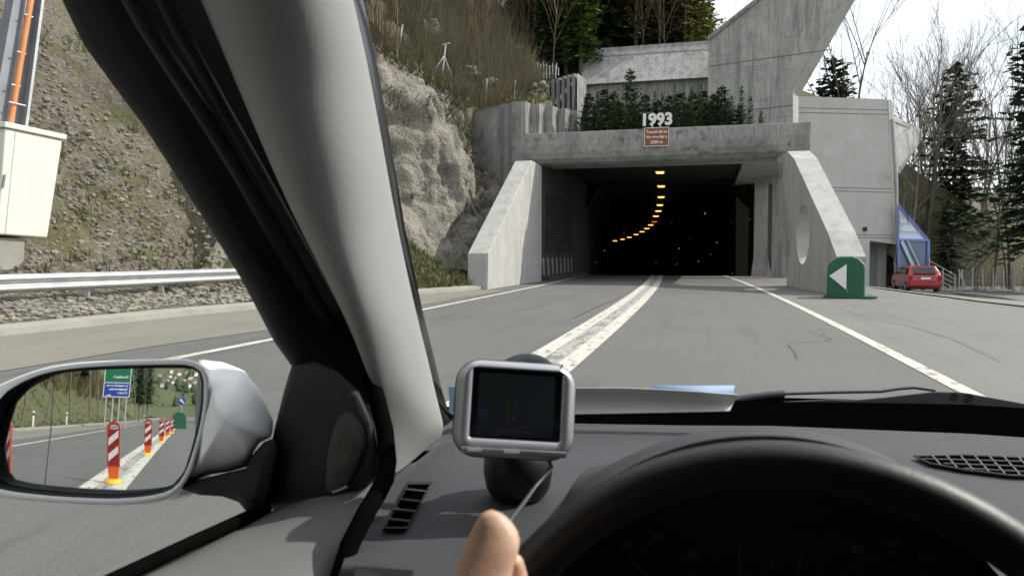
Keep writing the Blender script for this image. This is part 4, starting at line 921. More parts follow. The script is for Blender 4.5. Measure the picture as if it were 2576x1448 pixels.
for i in range(30):
    px = 2270+(i*37 % 330)+rnd.uniform(-6, 6); Y = 52+(i*17 % 60); py = rnd.uniform(250, 420); o = copy_tree([tA, tB, tC][i % 3]); setb(o, px, Y, py, i*.9)
    o['label'] = 'bare grey forest trunk in the wood beyond the right fence'; o['group'] = 'bare forest trees beyond the fence'
for i, (px, py, Y) in enumerate([(2120, 180, 70), (2140, 175, 76)]):
    o = copy_tree([tB, tC][i]); setb(o, px, Y, py, i*2); o['label'] = ['bare treetop just right of the spruce above the building', 'second bare treetop behind the building roof'][i]
b = MB()                   # undergrowth that reads as one mass
for i in range(5200):
    r = RROWS[rnd.randrange(1, 25)]; p = r[rnd.randrange(0, 38)]+V((rnd.uniform(-1.5, 1.5), rnd.uniform(-1.5, 1.5), 0)); h = rnd.uniform(1.5, 6)*(1 if p.y < 90 else 1.6)
    for q in range(3):
        e = p+V((rnd.uniform(-.35, .35), rnd.uniform(-.3, .3), 1))*h*rnd.uniform(.5, 1); w = rnd.uniform(.015, .05); b.add([p-cR*w, p+cR*w, e], [(0, 1, 2)], 0 if rnd.random() < .8 else 1)
b.build('undergrowth', ['twig', 'needles'], kind='stuff')
# distant wooded ridge behind the trunks
b = MB(); rows = []
for j in range(14):
    r = []
    for i in range(60):
        u = i/59; x = lerp(30, 330, u); y = 170+j*9; z = -8+30*sm(j/13)*(1-.35*u)+nz3((x, y, 0), .03, 5)+nz3((x, y, 0), .25, 2.2); r.append(V((x, y, z)))
    rows.append(r)
b.grid(rows); b.build('far_wood', 'twig_dark', kind='stuff')

# ---------------------------------------------------------------- utility cabinet and gantry column behind the left rail
cX = -13.1
cab = thing('utility_cabinet', 'big cream utility cabinet on a tapered plinth behind the guard rail', 'cabinet', WX(60, 660, cX))
c0, c1, c2, c3 = WX(-6, 589, cX), WX(120, 598, cX), WX(158, 352, cX), WX(14, 322, cX)
bk2 = V((-.9, -.05, .0))
m = MB(); m.prism([c0, c1, c2, c3], bk2); o = m.build('body', 'cabinet_paint', cab); bevel(o, .03, 2)
up_ = (c2-c1).normalized(); e = (c2-c3).normalized()
m = MB(); m.prism([p+V((.05, 0, 0)) for p in (c3-e*.06+up_*.005, c2+e*.05+up_*.005, c2+e*.05+up_*.12, c3-e*.06+up_*.12)], bk2*1.1); o = m.build('lid', 'cabinet_paint', cab); bevel(o, .02, 2)
nb = e.cross(up_).normalized(); nb = nb if nb.x > 0 else -nb
A = lambda px, py, dn: WX(px, py, cX)+nb*dn
m = MB(); q0 = A(3, 472, .004); m.prism([q0, q0+e*.035, q0+e*.035+up_*.26, q0+up_*.26], nb*.03); m.build('handle', 'steel_grey', cab)
m = MB(); m.prism([A(12, 588, .003), A(14, 588, .003), A(40, 332, .003), A(38, 332, .003)], nb*.003); m.build('door_seam', 'galvanised', cab)
m = MB(); m.prism([WX(-60, 596, cX-.12), WX(62, 600, cX-.12), WX(60, 655, cX-.12), WX(38, 676, cX-.12), WX(-60, 684, cX-.12)], bk2*.8); o = m.build('plinth', 'kerb_concrete', cab)
gc = thing('gantry_column', 'leaning grey steel column with orange conduit above the cabinet', 'column', WX(40, 320, -13.6))
Xc = -13.7; dp = V((-.35, .1, 0))
m = MB(); m.prism([WX(-25, 330, Xc), WX(18, 330, Xc), WX(75, -60, Xc), WX(45, -60, Xc)], dp); m.build('web', 'steel_grey', gc)
m = MB(); m.prism([WX(16, 330, Xc+.1), WX(21, 330, Xc+.1), WX(80, -60, Xc+.1), WX(75, -60, Xc+.1)], dp); m.build('flange', 'galvanised', gc)
m = MB(); m.prism([WX(21, 330, Xc-.1), WX(60, 330, Xc-.1), WX(112, -60, Xc-.1), WX(80, -60, Xc-.1)], dp*.6); m.build('channel', 'steel_grey', gc)
m = MB(); m.prism([WX(62, 330, Xc+.1), WX(69, 330, Xc+.1), WX(120, -60, Xc+.1), WX(113, -60, Xc+.1)], dp); m.build('flange', 'galvanised', gc)
m = MB(); m.tube([WX(24, 325, Xc+.12), WX(52, 150, Xc+.12), WX(88, -60, Xc+.12)], .06, 10); m.build('conduit', 'conduit', gc, True)
m = MB()
for px, py in ((54, 133), (40, 215), (72, 40)): p = WX(px, py, Xc+.14); m.tube([p-V((0, .1, 0)), p+V((0, .1, 0))], .016, 6)
m.tube([WX(22, 256, Xc+.2), WX(64, 266, Xc+.2)], .015, 6); m.build('clamp', 'galvanised', gc)

# ---------------------------------------------------------------- door mirror geometry (convex), used to place what it shows
RM = 1.4; Ps = W(470, 1045, .72); din = ray(470, 1045).normalized(); nm = (V((0, -1, 0))-din).normalized(); CM = Ps-nm*RM
def mhit(px, py):
    d = ray(px, py).normalized(); oc = EYE-CM; b2 = oc.dot(d); disc = b2*b2-(oc.dot(oc)-RM*RM); t_ = -b2-math.sqrt(max(0, disc)); P = EYE+d*t_; n = (P-CM)/RM; return P, d-2*d.dot(n)*n
def MG(px, py, z=0): P, r = mhit(px, py); return P+r*((z-P.z)/r.z)
def MY(px, py, Y): P, r = mhit(px, py); return P+r*((Y-P.y)/r.y)

# delineator posts on the centre strip behind us
def delineator():
    t = thing('delineator', '', 'delineator', (0, 0, 0), 'red and white delineators on the centre strip')
    w, h = .10, .92
    m = MB(); m.tube([(0, 0, 0), (0, 0, .03), (0, 0, .06)], [.14, .12, .08], 14); m.build('foot', 'yellow_rubber', t)
    m = MB(); m.prism([V((-.07, -.015, .06)), V((.07, -.015, .06)), V((.09, -.015, .24)), V((-.09, -.015, .24))], (0, .03, 0)); m.build('stem', 'orange_rubber', t)
    m = MB(); out = [(-w, .24), (w, .24), (w, .84), (w*.7, .90), (0, .92), (-w*.7, .90), (-w, .84)]; inn = [(-w+.02, .26), (w-.02, .26), (w-.02, .80), (w*.6, .86), (0, .875), (-w*.6, .86), (-w+.02, .80)]
    f = lambda l, y: [V((a, y, c)) for a, c in l]; m.grid([f(out, -.012), f(inn, -.012), f(inn, .012), f(out, .012), f(out, -.012)], closed=True); m.build('frame', 'red_frame', t)
    m = MB(); m.box((-w+.02, -.008, .25), (w-.02, .008, .80)); pn = m.build('panel', 'red_band', t)
    for k in range(2):
        z = .32+k*.23
        for yy in (-.0105, .0085):
            m = MB(); m.prism([V((-w+.022, yy, z)), V((w-.022, yy, z+.13)), V((w-.022, yy, z+.24)), V((-w+.022, yy, z+.11))], (0, .002, 0)); m.build('white_band', 'letter_white', pn)
    return t
dl = delineator(); dpos = [MG(286, 1214), MG(372, 1144), MG(406, 1113), MG(421, 1098), MG(432, 1089)]+[V((-1.9, -1.4, 0))]
dl_lab = ['red and white delineator post nearest in the door mirror', 'second red and white delineator seen in the door mirror', 'third delineator in the mirror row', 'fourth delineator in the mirror row', 'delineator next to the green cushion in the mirror', 'delineator beside the car, at the mirror lower left corner']
dpos[5] = MG(22, 1222) if MG(22, 1222).y < 0 else V((-2.2, -2, 0))
for i, p in enumerate(dpos):
    o = dl if i == 0 else copy_tree(dl); o.location = (p.x, p.y, .004); o['label'] = dl_lab[i]; o.rotation_euler = (0, 0, R_(12 if i != 5 else 50))
pc = MG(451, 1077); cushion((pc.x, pc.y, 0), 1.15, 'green crash cushion behind us, reflected in the door mirror', False, R_(180))
# round blue arrow sign
Ys = pc.y-.5; pr = MY(458, 1008, Ys); t = thing('keep_side_sign', 'round blue sign with a white arrow above the reflected cushion', 'road sign', (pr.x, pr.y, 0))
m = MB(); m.disc(pr, (0, 1, 0), .31, 28, 0, .03); m.build('sign_face', 'blue_plate', t)
m = MB(); qn = Matrix.Rotation(R_(-45), 3, 'Y'); m.prism([pr+V((0, .02, 0))+qn@V(v) for v in ((-.05, 0, -.25), (.05, 0, -.25), (.05, 0, .05), (.13, 0, .05), (0, 0, .25), (-.13, 0, .05), (-.05, 0, .05))], (0, .006, 0)); m.build('white_arrow', 'letter_white', t)
m = MB(); m.tube([(pr.x, pr.y-.03, 0), (pr.x, pr.y-.03, pr.z)], .03, 8); m.build('post', 'galvanised', t)
# direction sign board
Yg = -33.0; g_tl, g_br = MY(264, 936, Yg), MY(326, 999, Yg); g_mid = MY(300, 962, Yg); xl, xr2 = min(g_tl.x, g_br.x), max(g_tl.x, g_br.x)
t = thing('direction_sign', 'large green over blue direction sign reflected in the door mirror', 'road sign', ((xl+xr2)/2, Yg, 0))
zt_, zm, zb2 = g_tl.z+.4, g_mid.z, g_br.z
m = MB(); m.box((xl, Yg-.04, zm), (xr2, Yg, zt_)); m.build('green_panel', 'green_plate', t)
m = MB(); m.box((xl, Yg-.04, zb2), (xr2, Yg, zm-.01)); m.build('blue_panel', 'blue_plate', t)
m = MB()
for (x0_, z0_, x1_, z1_) in ((xl, zb2, xr2, zb2+.06), (xl, zt_-.06, xr2, zt_), (xl, zm-.03, xr2, zm+.03), (xl, zb2+.06, xl+.06, zt_-.06), (xr2-.06, zb2+.06, xr2, zt_-.06)): m.box((x0_, Yg+.002, z0_), (x1_, Yg+.01, z1_))
m.build('sign_border', 'letter_white', t)
bw = xr2-xl; bh = zm-zb2; lx = xr2-.10*bw
for s_, zz, sz in (('Neuchatel', zm+(zt_-zm)*.4, .14), ('Les Hauts-Geneveys', zm-bh*.2, .10), ('Fontainemelon', zm-bh*.45, .12), ('Cernier', zm-bh*.7, .12), ('500 m', zm-bh*.88, .07)):
    text_mesh(s_, sz*bw*.95, (lx-(0 if s_ != '500 m' else bw*.6), Yg+.012, zz), (-1, 0, 0), (0, 0, 1), 'sign_lettering', 'letter_white', t, .003, .01, 'LEFT')
for f_ in (.12, .38, .62, .88): m = MB(); x_ = lerp(xl, xr2, f_); m.tube([(x_, Yg-.1, 0), (x_, Yg-.1, zt_-.2)], .07, 6); m.build('post', 'galvanised', t)
# white roadside marker posts
for i, (px, py, pt) in enumerate([(82, 1072, 1040-16), (330, 1051, 1030), (350, 1047, 1033)]):
    x_ = -10.2; best = min([MG(px, yy) for yy in range(1046, 1160)], key=lambda p: abs(p.x+10.3-.0)); q = V((best.x, best.y, .12)) if best.y > -70 else V((-10.3, -12-20*i, .12))
    t = thing('marker_post', ['white marker post leaning on the reflected grass bank', 'white marker post below the direction sign', 'farther white marker post beyond the direction sign'][i], 'marker post', q, 'white marker posts along the kerb')
    m = MB(); m.prism([q+V((-.06, -.03, 0)), q+V((.06, -.03, 0)), q+V((.05, .03, 0)), q+V((-.05, .03, 0))], (0, 0, 1.0)); m.build('body', 'letter_white', t)
    m = MB(); m.box(q+V((-.065, -.035, .72)), q+V((.065, .035, .84))); m.build('black_band', 'letter_black', t)
b = MB()                   # brown brush on the bank behind us
for i in range(1800):
    Y = -rnd.uniform(12, 95); u = rnd.uniform(5.5, 16); p = bank_pt(u, Y); h = rnd.uniform(1.5, 4.5)
    for q in range(4):
        e = p+V((rnd.uniform(-.3, .3), rnd.uniform(-.3, .3), 1))*h*rnd.uniform(.5, 1); w = rnd.uniform(.02, .06); b.add([p-cR*w, p+cR*w, e], [(0, 1, 2)], 0 if rnd.random() < .8 else 1)
b.build('brush_behind', ['twig', 'needles_yellow'], kind='stuff')
# trees behind us
for i, (px, Y, s, src, lb) in enumerate([(60, -20, .5, tA, 'bare bush high on the reflected grass bank'), (120, -26, .55, tB, 'bare tree above the reflected grass bank'), (180, -34, .6, tA, 'bare brown tree left of the reflected direction sign'), (230, -38, .65, tC, 'bare tree beside the reflected direction sign'), (250, -48, .7, tA, 'bare tree behind the reflected direction sign'), (345, -62, .8, tB, 'bare tree right of the reflected direction sign'), (360, -75, .7, tA, 'bare tree on the reflected road bend')]):
    p = MY(px, 1000, Y); u = max(0, kerbx(Y)-.3-p.x); o = place(src, (p.x, Y, bank_pt(max(3, u), Y).z-.2), s, i, lb, 'bare trees behind the car')
for i, (px, Y, s, lb) in enumerate([(352, -70, .62, 'dark spruce right of the direction sign in the mirror'), (372, -85, .7, 'tall dark spruce over the reflected road bend'), (205, -58, .6, 'dark spruce behind the bare trees in the mirror')]):
    p = MY(px, 1000, Y); u = max(0, kerbx(Y)-.3-p.x); place(sp1, (p.x, Y, bank_pt(max(3, u), Y).z-.3 if u > 0 else 0), s, i, lb, 'conifers behind the car')
for i, (x_, Y) in enumerate([(4.5, -60), (7.5, -52), (6, -75), (11, -45)]): place(mid, (x_, Y, -.3), .7, i, ['dark spruce at the right edge of the mirror view', 'nearer dark spruce right of the road behind', 'far dark spruce right of the road behind', 'outermost dark spruce right of the road behind'][i], 'conifers behind the car')
# far meadow hill with village
b = MB(); rows = []
for j in range(16):
    r = []
    for i in range(30): u = i/29; x = lerp(-420, 300, u); y = -260-j*40; z = -6+j*11+nz3((x, y, 0), .004, 20)+nz3((x, y, 0), .03, 3); r.append(V((x, y, z)))
    rows.append(r)
b.grid(rows); b.build('distant_hill', 'meadow', kind='structure', smooth=True)
def house(loc, s, label):
    t = thing('house', label, 'house', (0, 0, 0), 'village houses on the far hill'); m = MB(); m.box((-5, -4, -2), (5, 4, 6)); m.build('wall', 'house_wall', t)
    m = MB(); m.prism([V((-5.6, -4.8, 5.8)), V((-5.6, 0, 10)), V((-5.6, 4.8, 5.8))], (11.2, 0, 0)); m.build('roof', 'house_roof', t)
    for k in (-2.5, 2.5): m = MB(); m.box((k-.7, 4.0, 2), (k+.7, 4.04, 4)); m.build('window', 'car_glass', t)
    t.location = loc; t.scale = (s, s, s); return t
hs = house((0, 0, 0), 1, 'pale village house among others on the reflected hill')
def fhz(x, y): j = (-260-y)/40; return -6+j*11+nz3((x, y, 0), .004, 20)+nz3((x, y, 0), .03, 3)
for i, (px, py) in enumerate([(402, 948), (418, 962), (430, 940), (441, 955), (450, 947), (462, 962), (470, 943), (478, 956), (486, 948), (410, 972), (426, 950), (456, 970), (474, 972), (436, 966), (490, 966), (398, 958)]):
    P, r = mhit(px, py); t_ = 255
    while t_ < 900 and (P+r*t_).z > fhz((P+r*t_).x, (P+r*t_).y): t_ += 3
    p = P+r*t_; o = hs if i == 0 else copy_tree(hs); o.location = (p.x, p.y, fhz(p.x, p.y)); o.rotation_euler = (0, 0, i*.7); o.scale = (.45, .45, .45)
b = MB()
for i in range(1500):
    x_, y_ = rnd.uniform(-220, 60), rnd.uniform(-300, -820); z_ = fhz(x_, y_); h_ = rnd.uniform(2.5, 8)
    if noise.noise(V((x_*.02, y_*.02, 0))) < 0: continue
    rows = [[V((x_+math.cos(k)*h_*q*rnd.uniform(.8, 1.2), y_+math.sin(k)*h_*q, z_+zz*h_)) for k in (0, 1.05, 2.1, 3.15, 4.2, 5.25)] for q, zz in ((.15, -.2), (.34, .2), (.22, .8), (.02, 1.3))]; b.grid(rows, 0, True)
b.build('distant_woods', 'needles', kind='stuff')

# ================================================================ the car we sit in
car = thing('car_cabin', 'cabin and bodywork of the car the view is taken from', 'car', (0, 0, 0))
# windscreen A-pillar trim
Lr = [(470, -80), (540, 80), (604, 233), (708, 479), (770, 604), (873, 805), (909, 899), (945, 999), (967, 1060), (974, 1129), (978, 1192)]
Sr = [(600, -80), (655, 70), (700, 190), (775, 390), (818, 545), (900, 755), (932, 862), (957, 965), (975, 1030), (990, 1100), (992, 1192)]
Mr = [(740, -80), (785, 75), (815, 200), (868, 410), (906, 570), (966, 785), (997, 885), (1024, 985), (1040, 1045), (1044, 1100), (1030, 1165)]
Nr = [(825, -80), (860, 75), (888, 210), (932, 430), (962, 585), (1012, 785), (1040, 893), (1066, 990), (1084, 1045), (1092, 1088), (1070, 1130)]
Rr = [(872, -80), (908, 75), (935, 210), (975, 430), (1002, 585), (1046, 785), (1074, 893), (1096, 990), (1110, 1045), (1117, 1074), (1108, 1098)]
def dd_(a_, b_, n, p=1): return [a_+(b_-a_)*((i/(n-1))**p) for i in range(n)]
nS = 11; dL, dS, dM, dN, dR = dd_(.56, .80, nS), dd_(.535, .80, nS), dd_(.545, .845, nS), dd_(.575, .90, nS), dd_(.62, .96, nS)
rows = [[W(*r[i], d[i]) for r, d in ((Lr, dd_(.60, .83, nS)), (Lr, dL), (Sr, dS), (Mr, dM), (Nr, dN), (Rr, dR), (Rr, dd_(.66, 1.0, nS)))] for i in range(nS)]
ext = lambda R, k=1.0: [[a_+(a_-c_)*k for a_, c_ in zip(R[0], R[1])]]+R
rows = ext(rows, .9)
m = MB(); m.grid(rows); pil = m.build('windscreen_pillar', 'pillar_trim', car, True); subsurf(pil, 2)
K0 = [(880, -80), (917, 75), (944, 210), (984, 430), (1011, 585), (1056, 785), (1084, 893), (1106, 990), (1121, 1042), (1132, 1062)]
K1 = [(893, -80), (931, 75), (957, 210), (995, 430), (1021, 585), (1064, 785), (1091, 893), (1113, 985), (1127, 1030), (1145, 1048)]
m = MB(); m.grid(ext([[W(Rr[min(i, 9)][0]-3, Rr[min(i, 9)][1], dd_(.63, .98, 10)[i]), W(*K0[i], dd_(.64, 1.0, 10)[i]), W(*K1[i], dd_(.66, 1.02, 10)[i])] for i in range(10)], .9)); m.build('windscreen_border', 'gloss_black', pil, True)
# body-side door frame and seals
Or = [(130, -60), (165, 20), (211, 114), (286, 217), (361, 316), (433, 427), (519, 560), (606, 700), (690, 860), (737, 925), (745, 975)]
Li = [(480, -60), (520, 20), (560, 120), (604, 225), (655, 345), (700, 460), (765, 600), (830, 730), (893, 870), (930, 960), (950, 1020)]
n10 = 11; rows = []
for i in range(n10):
    o_, l_ = V(Or[i]+(0,)) if False else Or[i], Li[i]
    f = lambda t_: (lerp(o_[0], l_[0], t_), lerp(o_[1], l_[1], t_))
    dO, dI = dd_(.62, .79, n10)[i], dd_(.60, .83, n10)[i]
    rows.append([W(*f(0), dO), W(*f(.06), dO-.02), W(*f(.3), dO-.025), W(*f(.42), dO-.01), W(*f(.7), lerp(dO, dI, .7)+.01), W(*f(1.03), dI)])
rows = ext(rows, 1.6)
m = MB(); m.grid(rows); m.build('door_frame', 'soft_black', car, True)
def sealline(pts, d0, d1, r, name='door_seal', m_='rubber'):
    n = len(pts); m = MB(); m.tube([W(*p, lerp(d0, d1, i/(n-1))) for i, p in enumerate(pts)], r, 10); return m.build(name, m_, car, True)
sealline([(300, -60), (365, 60), (435, 170), (520, 300), (600, 430), (680, 575), (760, 710), (825, 820)], .555, .77, .0075)
sealline([(385, -60), (440, 60), (500, 165), (570, 290), (650, 430), (720, 555), (800, 700), (875, 830)], .555, .775, .0065)
sealline([(860, 790), (905, 890), (945, 990), (968, 1080), (975, 1160), (968, 1205), (950, 1240), (920, 1290), (880, 1370), (850, 1470)], .765, .595, .0085, m_='matt_black')
m = MB(); m.grid([[W(x-50, y, d), W(x+30, y, d)] for x, y, d in ((925, 890, .88), (955, 960, .87), (968, 1060, .85), (966, 1160, .82), (948, 1230, .78), (915, 1300, .74), (868, 1390, .70), (830, 1480, .66))]); m.build('gap_cover', 'black', car)
# sail panel with speaker
sp_ = [(735, 915), (790, 905), (850, 935), (905, 985), (940, 1060), (955, 1140), (957, 1195), (900, 1235), (800, 1268), (662, 1284), (654, 1272), (665, 1200), (690, 1080), (715, 980)]
def inset(poly, f, dz): 
    cx_ = sum(p[0] for p in poly)/len(poly); cy_ = sum(p[1] for p in poly)/len(poly); return [(cx_+(x-cx_)*f, cy_+(y-cy_)*f) for x, y in poly]
def dpan(x): return lerp(.755, .70, (x-655)/300)
m = MB(); R0 = [W(x, y, dpan(x)+.03) for x, y in sp_]; R1 = [W(x, y, dpan(x)) for x, y in inset(sp_, .975, 0)]; R2 = [W(x, y, dpan(x)-.006) for x, y in inset(sp_, .90, 0)]; R3 = [W(x, y, dpan(x)-.008) for x, y in inset(sp_, .5, 0)]
m.grid([R0, R1, R2, R3], closed=True); m.add(R3, [list(range(len(R3)))]); door = m.build('door_panel', 'panel_dark', car, True)
m = MB(); sill = [(300, 1448, .55), (480, 1366, .62), (670, 1278, .73)]
m.tube([W(a_-40 if i == 0 else a_, y+(22 if i == 0 else 0), d) for i, (a_, y, d) in enumerate(sill)], .0065, 8); m.build('window_seal', 'matt_black', door, True)
spk = [(873, 1035), (856, 1040), (845, 1056), (832, 1095), (822, 1135), (818, 1190), (818, 1226), (826, 1240), (840, 1238), (870, 1222), (896, 1180), (919, 1116), (914, 1085), (903, 1061), (890, 1042)]
m = MB(); m.grid([[W(x, y, dpan(x)-.004) for x, y in inset(spk, 1.04, 0)], [W(x, y, dpan(x)-.012) for x, y in inset(spk, 1.0, 0)], [W(x, y, dpan(x)-.011) for x, y in inset(spk, .96, 0)]], closed=True); m.build('speaker_rim', 'black', door, True)
m = MB(); m.grid([[W(x, y, dpan(x)-.0115) for x, y in inset(spk, .965, 0)], [W(x, y, dpan(x)-.014) for x, y in inset(spk, .85, 0)], [W(x, y, dpan(x)-.017) for x, y in inset(spk, .45, 0)]], closed=True); q = [W(x, y, dpan(x)-.0173) for x, y in inset(spk, .45, 0)]; m.add(q, [list(range(len(q)))]); m.build('speaker_grille', 'speaker_cloth', door, True)
m = MB(); m.tube([W(838, 1237, .70), W(856, 1231, .695), W(872, 1223, .69)], .0012, 6); m.build('chrome_strip', 'silver_plastic', door)
# door top trim
m = MB(); rows = []
for i, (t0_, t1_) in enumerate([((668, 1284), (957, 1204)), ((600, 1320), (938, 1250)), ((520, 1352), (905, 1310)), ((420, 1398), (872, 1380)), ((290, 1458), (838, 1475)), ((150, 1520), (810, 1560))]):
    d0, d1 = [.735, .70, .655, .61, .56, .52][i], [.71, .68, .65, .62, .585, .55][i]
    rows.append([W(lerp(t0_[0], t1_[0], f), lerp(t0_[1], t1_[1], f)+[6, 0, 0, 2, 8][k], lerp(d0, d1, f)+[.02, 0, 0, .004, .02][k]) for k, f in enumerate((0, .05, .5, .93, 1))])
m.grid(rows); subsurf(m.build('door_top', 'door_plastic', door, True), 1)
# dashboard
ZD = .925
def dashz(X, Y):
    xc = .05; u = (X-xc)/.235; hood = max(0, 1-u*u)**.7 if abs(u) < 1 else 0
    hd = 0
    return ZD+hd-.05*sm((.50-Y)/.16)**1.5-.012*sm((Y-.95)/.2)
def dfar(X): return pl([(-.50, .80), (-.36, .99), (-.2, 1.10), (.1, 1.17), (.37, 1.19), (.75, 1.16), (1.1, 1.02), (1.35, .8)], X)
DX = [-.46, -.40, -.36, -.32, -.28]+[-.24+.02*i for i in range(0, 32)]+[.44, .52, .6, .7, .8, .9, 1.0, 1.1, 1.2]
def dashfront(X):
    return .345
def left_edge(Y): return W(0, 0, 1)
rows = []
for j in range(34):
    r = []
    for X in DX:
        f = j/33; yn = .36 if X > -.17 else .30; Y = lerp(yn, dfar(X), f); r.append(V((X, Y, dashz(X, Y))))
    rows.append(r)
# keep only cells right of the door seam
seam = [WZ(x, y, ZD-.0) for x, y in ((1112, 1085), (1090, 1105), (1040, 1145), (985, 1190), (958, 1205), (925, 1270), (890, 1345), (850, 1448), (830, 1530))]
def seamx(Y):
    ps = sorted([(p.y, p.x) for p in seam]); return pl(ps, Y)
m = MB(); rows2 = []
for j in range(34):
    r = []
    for i, X in enumerate(DX):
        Y = rows[j][i].y; sx = seamx(Y); X2 = max(X, sx) if X < 0 else X
        # cut-out for the instrument recess
        r.append(V((X2, Y, dashz(X2, Y))))
    rows2.append(r)
nc = len(DX); vs = [p for r in rows2 for p in r]; fs = []
for j in range(33):
    for i in range(nc-1):
        c_ = rows2[j][i]; xm, ym = DX[i]+.01, rows2[j][i].y
        if -.125 < xm < .225 and ym < .70: continue
        fs.append((j*nc+i, j*nc+i+1, (j+1)*nc+i+1, (j+1)*nc+i))
m.add(vs, fs); dash = m.build('dashboard', 'dash_plastic', car, True)
m = MB(); m.add([WZ(x, y, ZD-.008) for x, y in ((960, 1215), (1000, 1160), (1060, 1100), (1110, 1040), (1165, 1030), (1150, 1090), (1050, 1185), (990, 1230))], [list(range(8))]); m.build('corner_filler', 'dash_plastic', dash)
# front face under the dash edge and left curved flank
m = MB(); rows = []
for z_, y_ in ((ZD-.03, .36), (ZD-.09, .33), (ZD-.25, .36), (ZD-.5, .42)): rows.append([V((X, y_-(0 if X > -.17 else .06), z_)) for X in (-.48, -.30, -.20, -.14)])
m.grid(rows); rows = []
for z_, y_ in ((ZD-.02, .36), (ZD-.09, .33), (ZD-.25, .36), (ZD-.5, .42)): rows.append([V((X, y_, z_)) for X in (.24, .4, .8, 1.2)])
m.grid(rows); m.build('dash_front', 'dash_plastic', dash, True)
# instrument cluster: black recess with dials
AR = [(1322, 1475), (1345, 1400), (1385, 1325), (1440, 1262), (1520, 1200), (1620, 1146), (1740, 1104), (1850, 1088), (1970, 1086), (2090, 1104), (2210, 1142), (2330, 1202), (2430, 1280), (2500, 1370), (2545, 1470), (2570, 1560)]
A0_ = [W(x, y, .60) for x, y in AR]; acx = .05
def arow(sx_, dy_, zf_): return [V((acx+(p.x-acx)*sx_, p.y+dy_, ZD-.006+(p.z-ZD)*zf_ if p.z > ZD else p.z-.01)) for p in A0_]
m = MB(); m.grid([[p+V((0, -.003, -.006)) for p in A0_], [p+V((0, -.004, 0)) for p in A0_], arow(1.0, .004, 1.04), arow(1.02, .05, 1.02), arow(1.04, .12, .82), arow(1.06, .20, .45), arow(1.08, .28, .12), arow(1.1, .36, -.15)]); subsurf(m.build('instrument_hood', 'dash_plastic', dash, True), 2)
m = MB(); A1_ = [V((acx+(p.x-acx)*.96, .715, min(p.z, ZD+(p.z-ZD)*.9)-.012)) for p in A0_]; m.grid([[p+V((0, -.001, -.006)) for p in A0_], A1_]); m.add(A1_+[V((A1_[-1].x, .715, .70)), V((A1_[0].x, .715, .70))], [list(range(len(A1_)+2))]); m.add([A0_[0]+V((0, -.2, 0)), A0_[0]+V((0, -.2, -.25)), V((A1_[0].x, .715, .68)), A1_[0]], [(0, 1, 2, 3)]); m.add([A0_[-1]+V((0, -.2, 0)), A0_[-1]+V((0, -.2, -.25)), V((A1_[-1].x, .715, .68)), A1_[-1]], [(0, 1, 2, 3)]); clu = m.build('instrument_cluster', 'black', dash)
def dial(cx_, cz_, r, a0, a1, nt_, labels, needle, rn):
    m = MB(); y_ = .7135
    for k in range(nt_+1):
        a_ = R_(lerp(a0, a1, k/nt_)); d = V((math.cos(a_), 0, math.sin(a_))); p = V((cx_, y_, cz_)); m.tube([p+d*r*.90, p+d*r], .0005, 4)
    a_ = R_(needle); d = V((math.cos(a_), 0, math.sin(a_))); p = V((cx_, y_-.002, cz_)); m.tube([p, p+d*r*rn], .0009, 5); m.build('dial_scale', 'dial_ink', clu)
    for s_, a_ in labels:
        a_ = R_(a_); text_mesh(s_, r*.26, (cx_+math.cos(a_)*r*1.2, .7135, cz_+math.sin(a_)*r*1.2), (1, 0, 0), (0, 0, 1), 'dial_figure', 'dial_ink', clu, .0003, .0003)
def cl(px, py): return WY(px, py, .7135)
c_a = cl(1655, 1470); dial(c_a.x, c_a.z, .038, 190, -10, 24, [('20', 130), ('30', 90), ('40', 45)], 140, .85)
c_b = cl(1860, 1445); dial(c_b.x, c_b.z, .026, 150, 30, 8, [], 92, 1.0)
c_c = cl(2005, 1460); dial(c_c.x, c_c.z, .026, 150, 30, 8, [], 84, 1.0)
c_d = cl(2235, 1490); dial(c_d.x, c_d.z, .038, 190, -10, 28, [('80', 125), ('100', 90), ('120', 50)], 150, .8)
# dash side vent
def on_dash(px, py, up=0.0): p = WZ(px, py, ZD+up); return V((p.x, p.y, dashz(p.x, p.y)+up))
v_o = [(1028, 1213), (1085, 1213), (1024, 1328), (966, 1328)]
m = MB(); q = [on_dash(x, y, .0055) for x, y in v_o]; qi = [on_dash(x, y, .0055) for x, y in inset(v_o, .93, 0)]; qo = [on_dash(x, y, -.002) for x, y in inset(v_o, 1.09, 0)]; qd = [on_dash(x, y, .003) for x, y in inset(v_o, .92, 0)]
m.grid([qo, q, qi, qd], closed=True); vent = m.build('air_vent', 'panel_dark', dash)
m = MB(); m.add([on_dash(x, y, .003) for x, y in inset(v_o, .93, 0)], [(0, 1, 2, 3)]); m.build('vent_dark_plate', 'flat_black', vent)  # flat plate at the surface, its colour stands in for the vent's dark depth
for k in range(4):
    m = MB(); f = (k+.75)/4.6; a_ = V(on_dash(*[lerp(v_o[0][i], v_o[3][i], f) for i in (0, 1)], .0045)); c_ = V(on_dash(*[lerp(v_o[1][i], v_o[2][i], f+.05) for i in (0, 1)], .0045)); d = V((0, .0019, 0)); m.prism([a_-d, a_+d, c_+d, c_-d], (0, 0, .0015)); m.build('vent_slat', 'dash_plastic', vent)
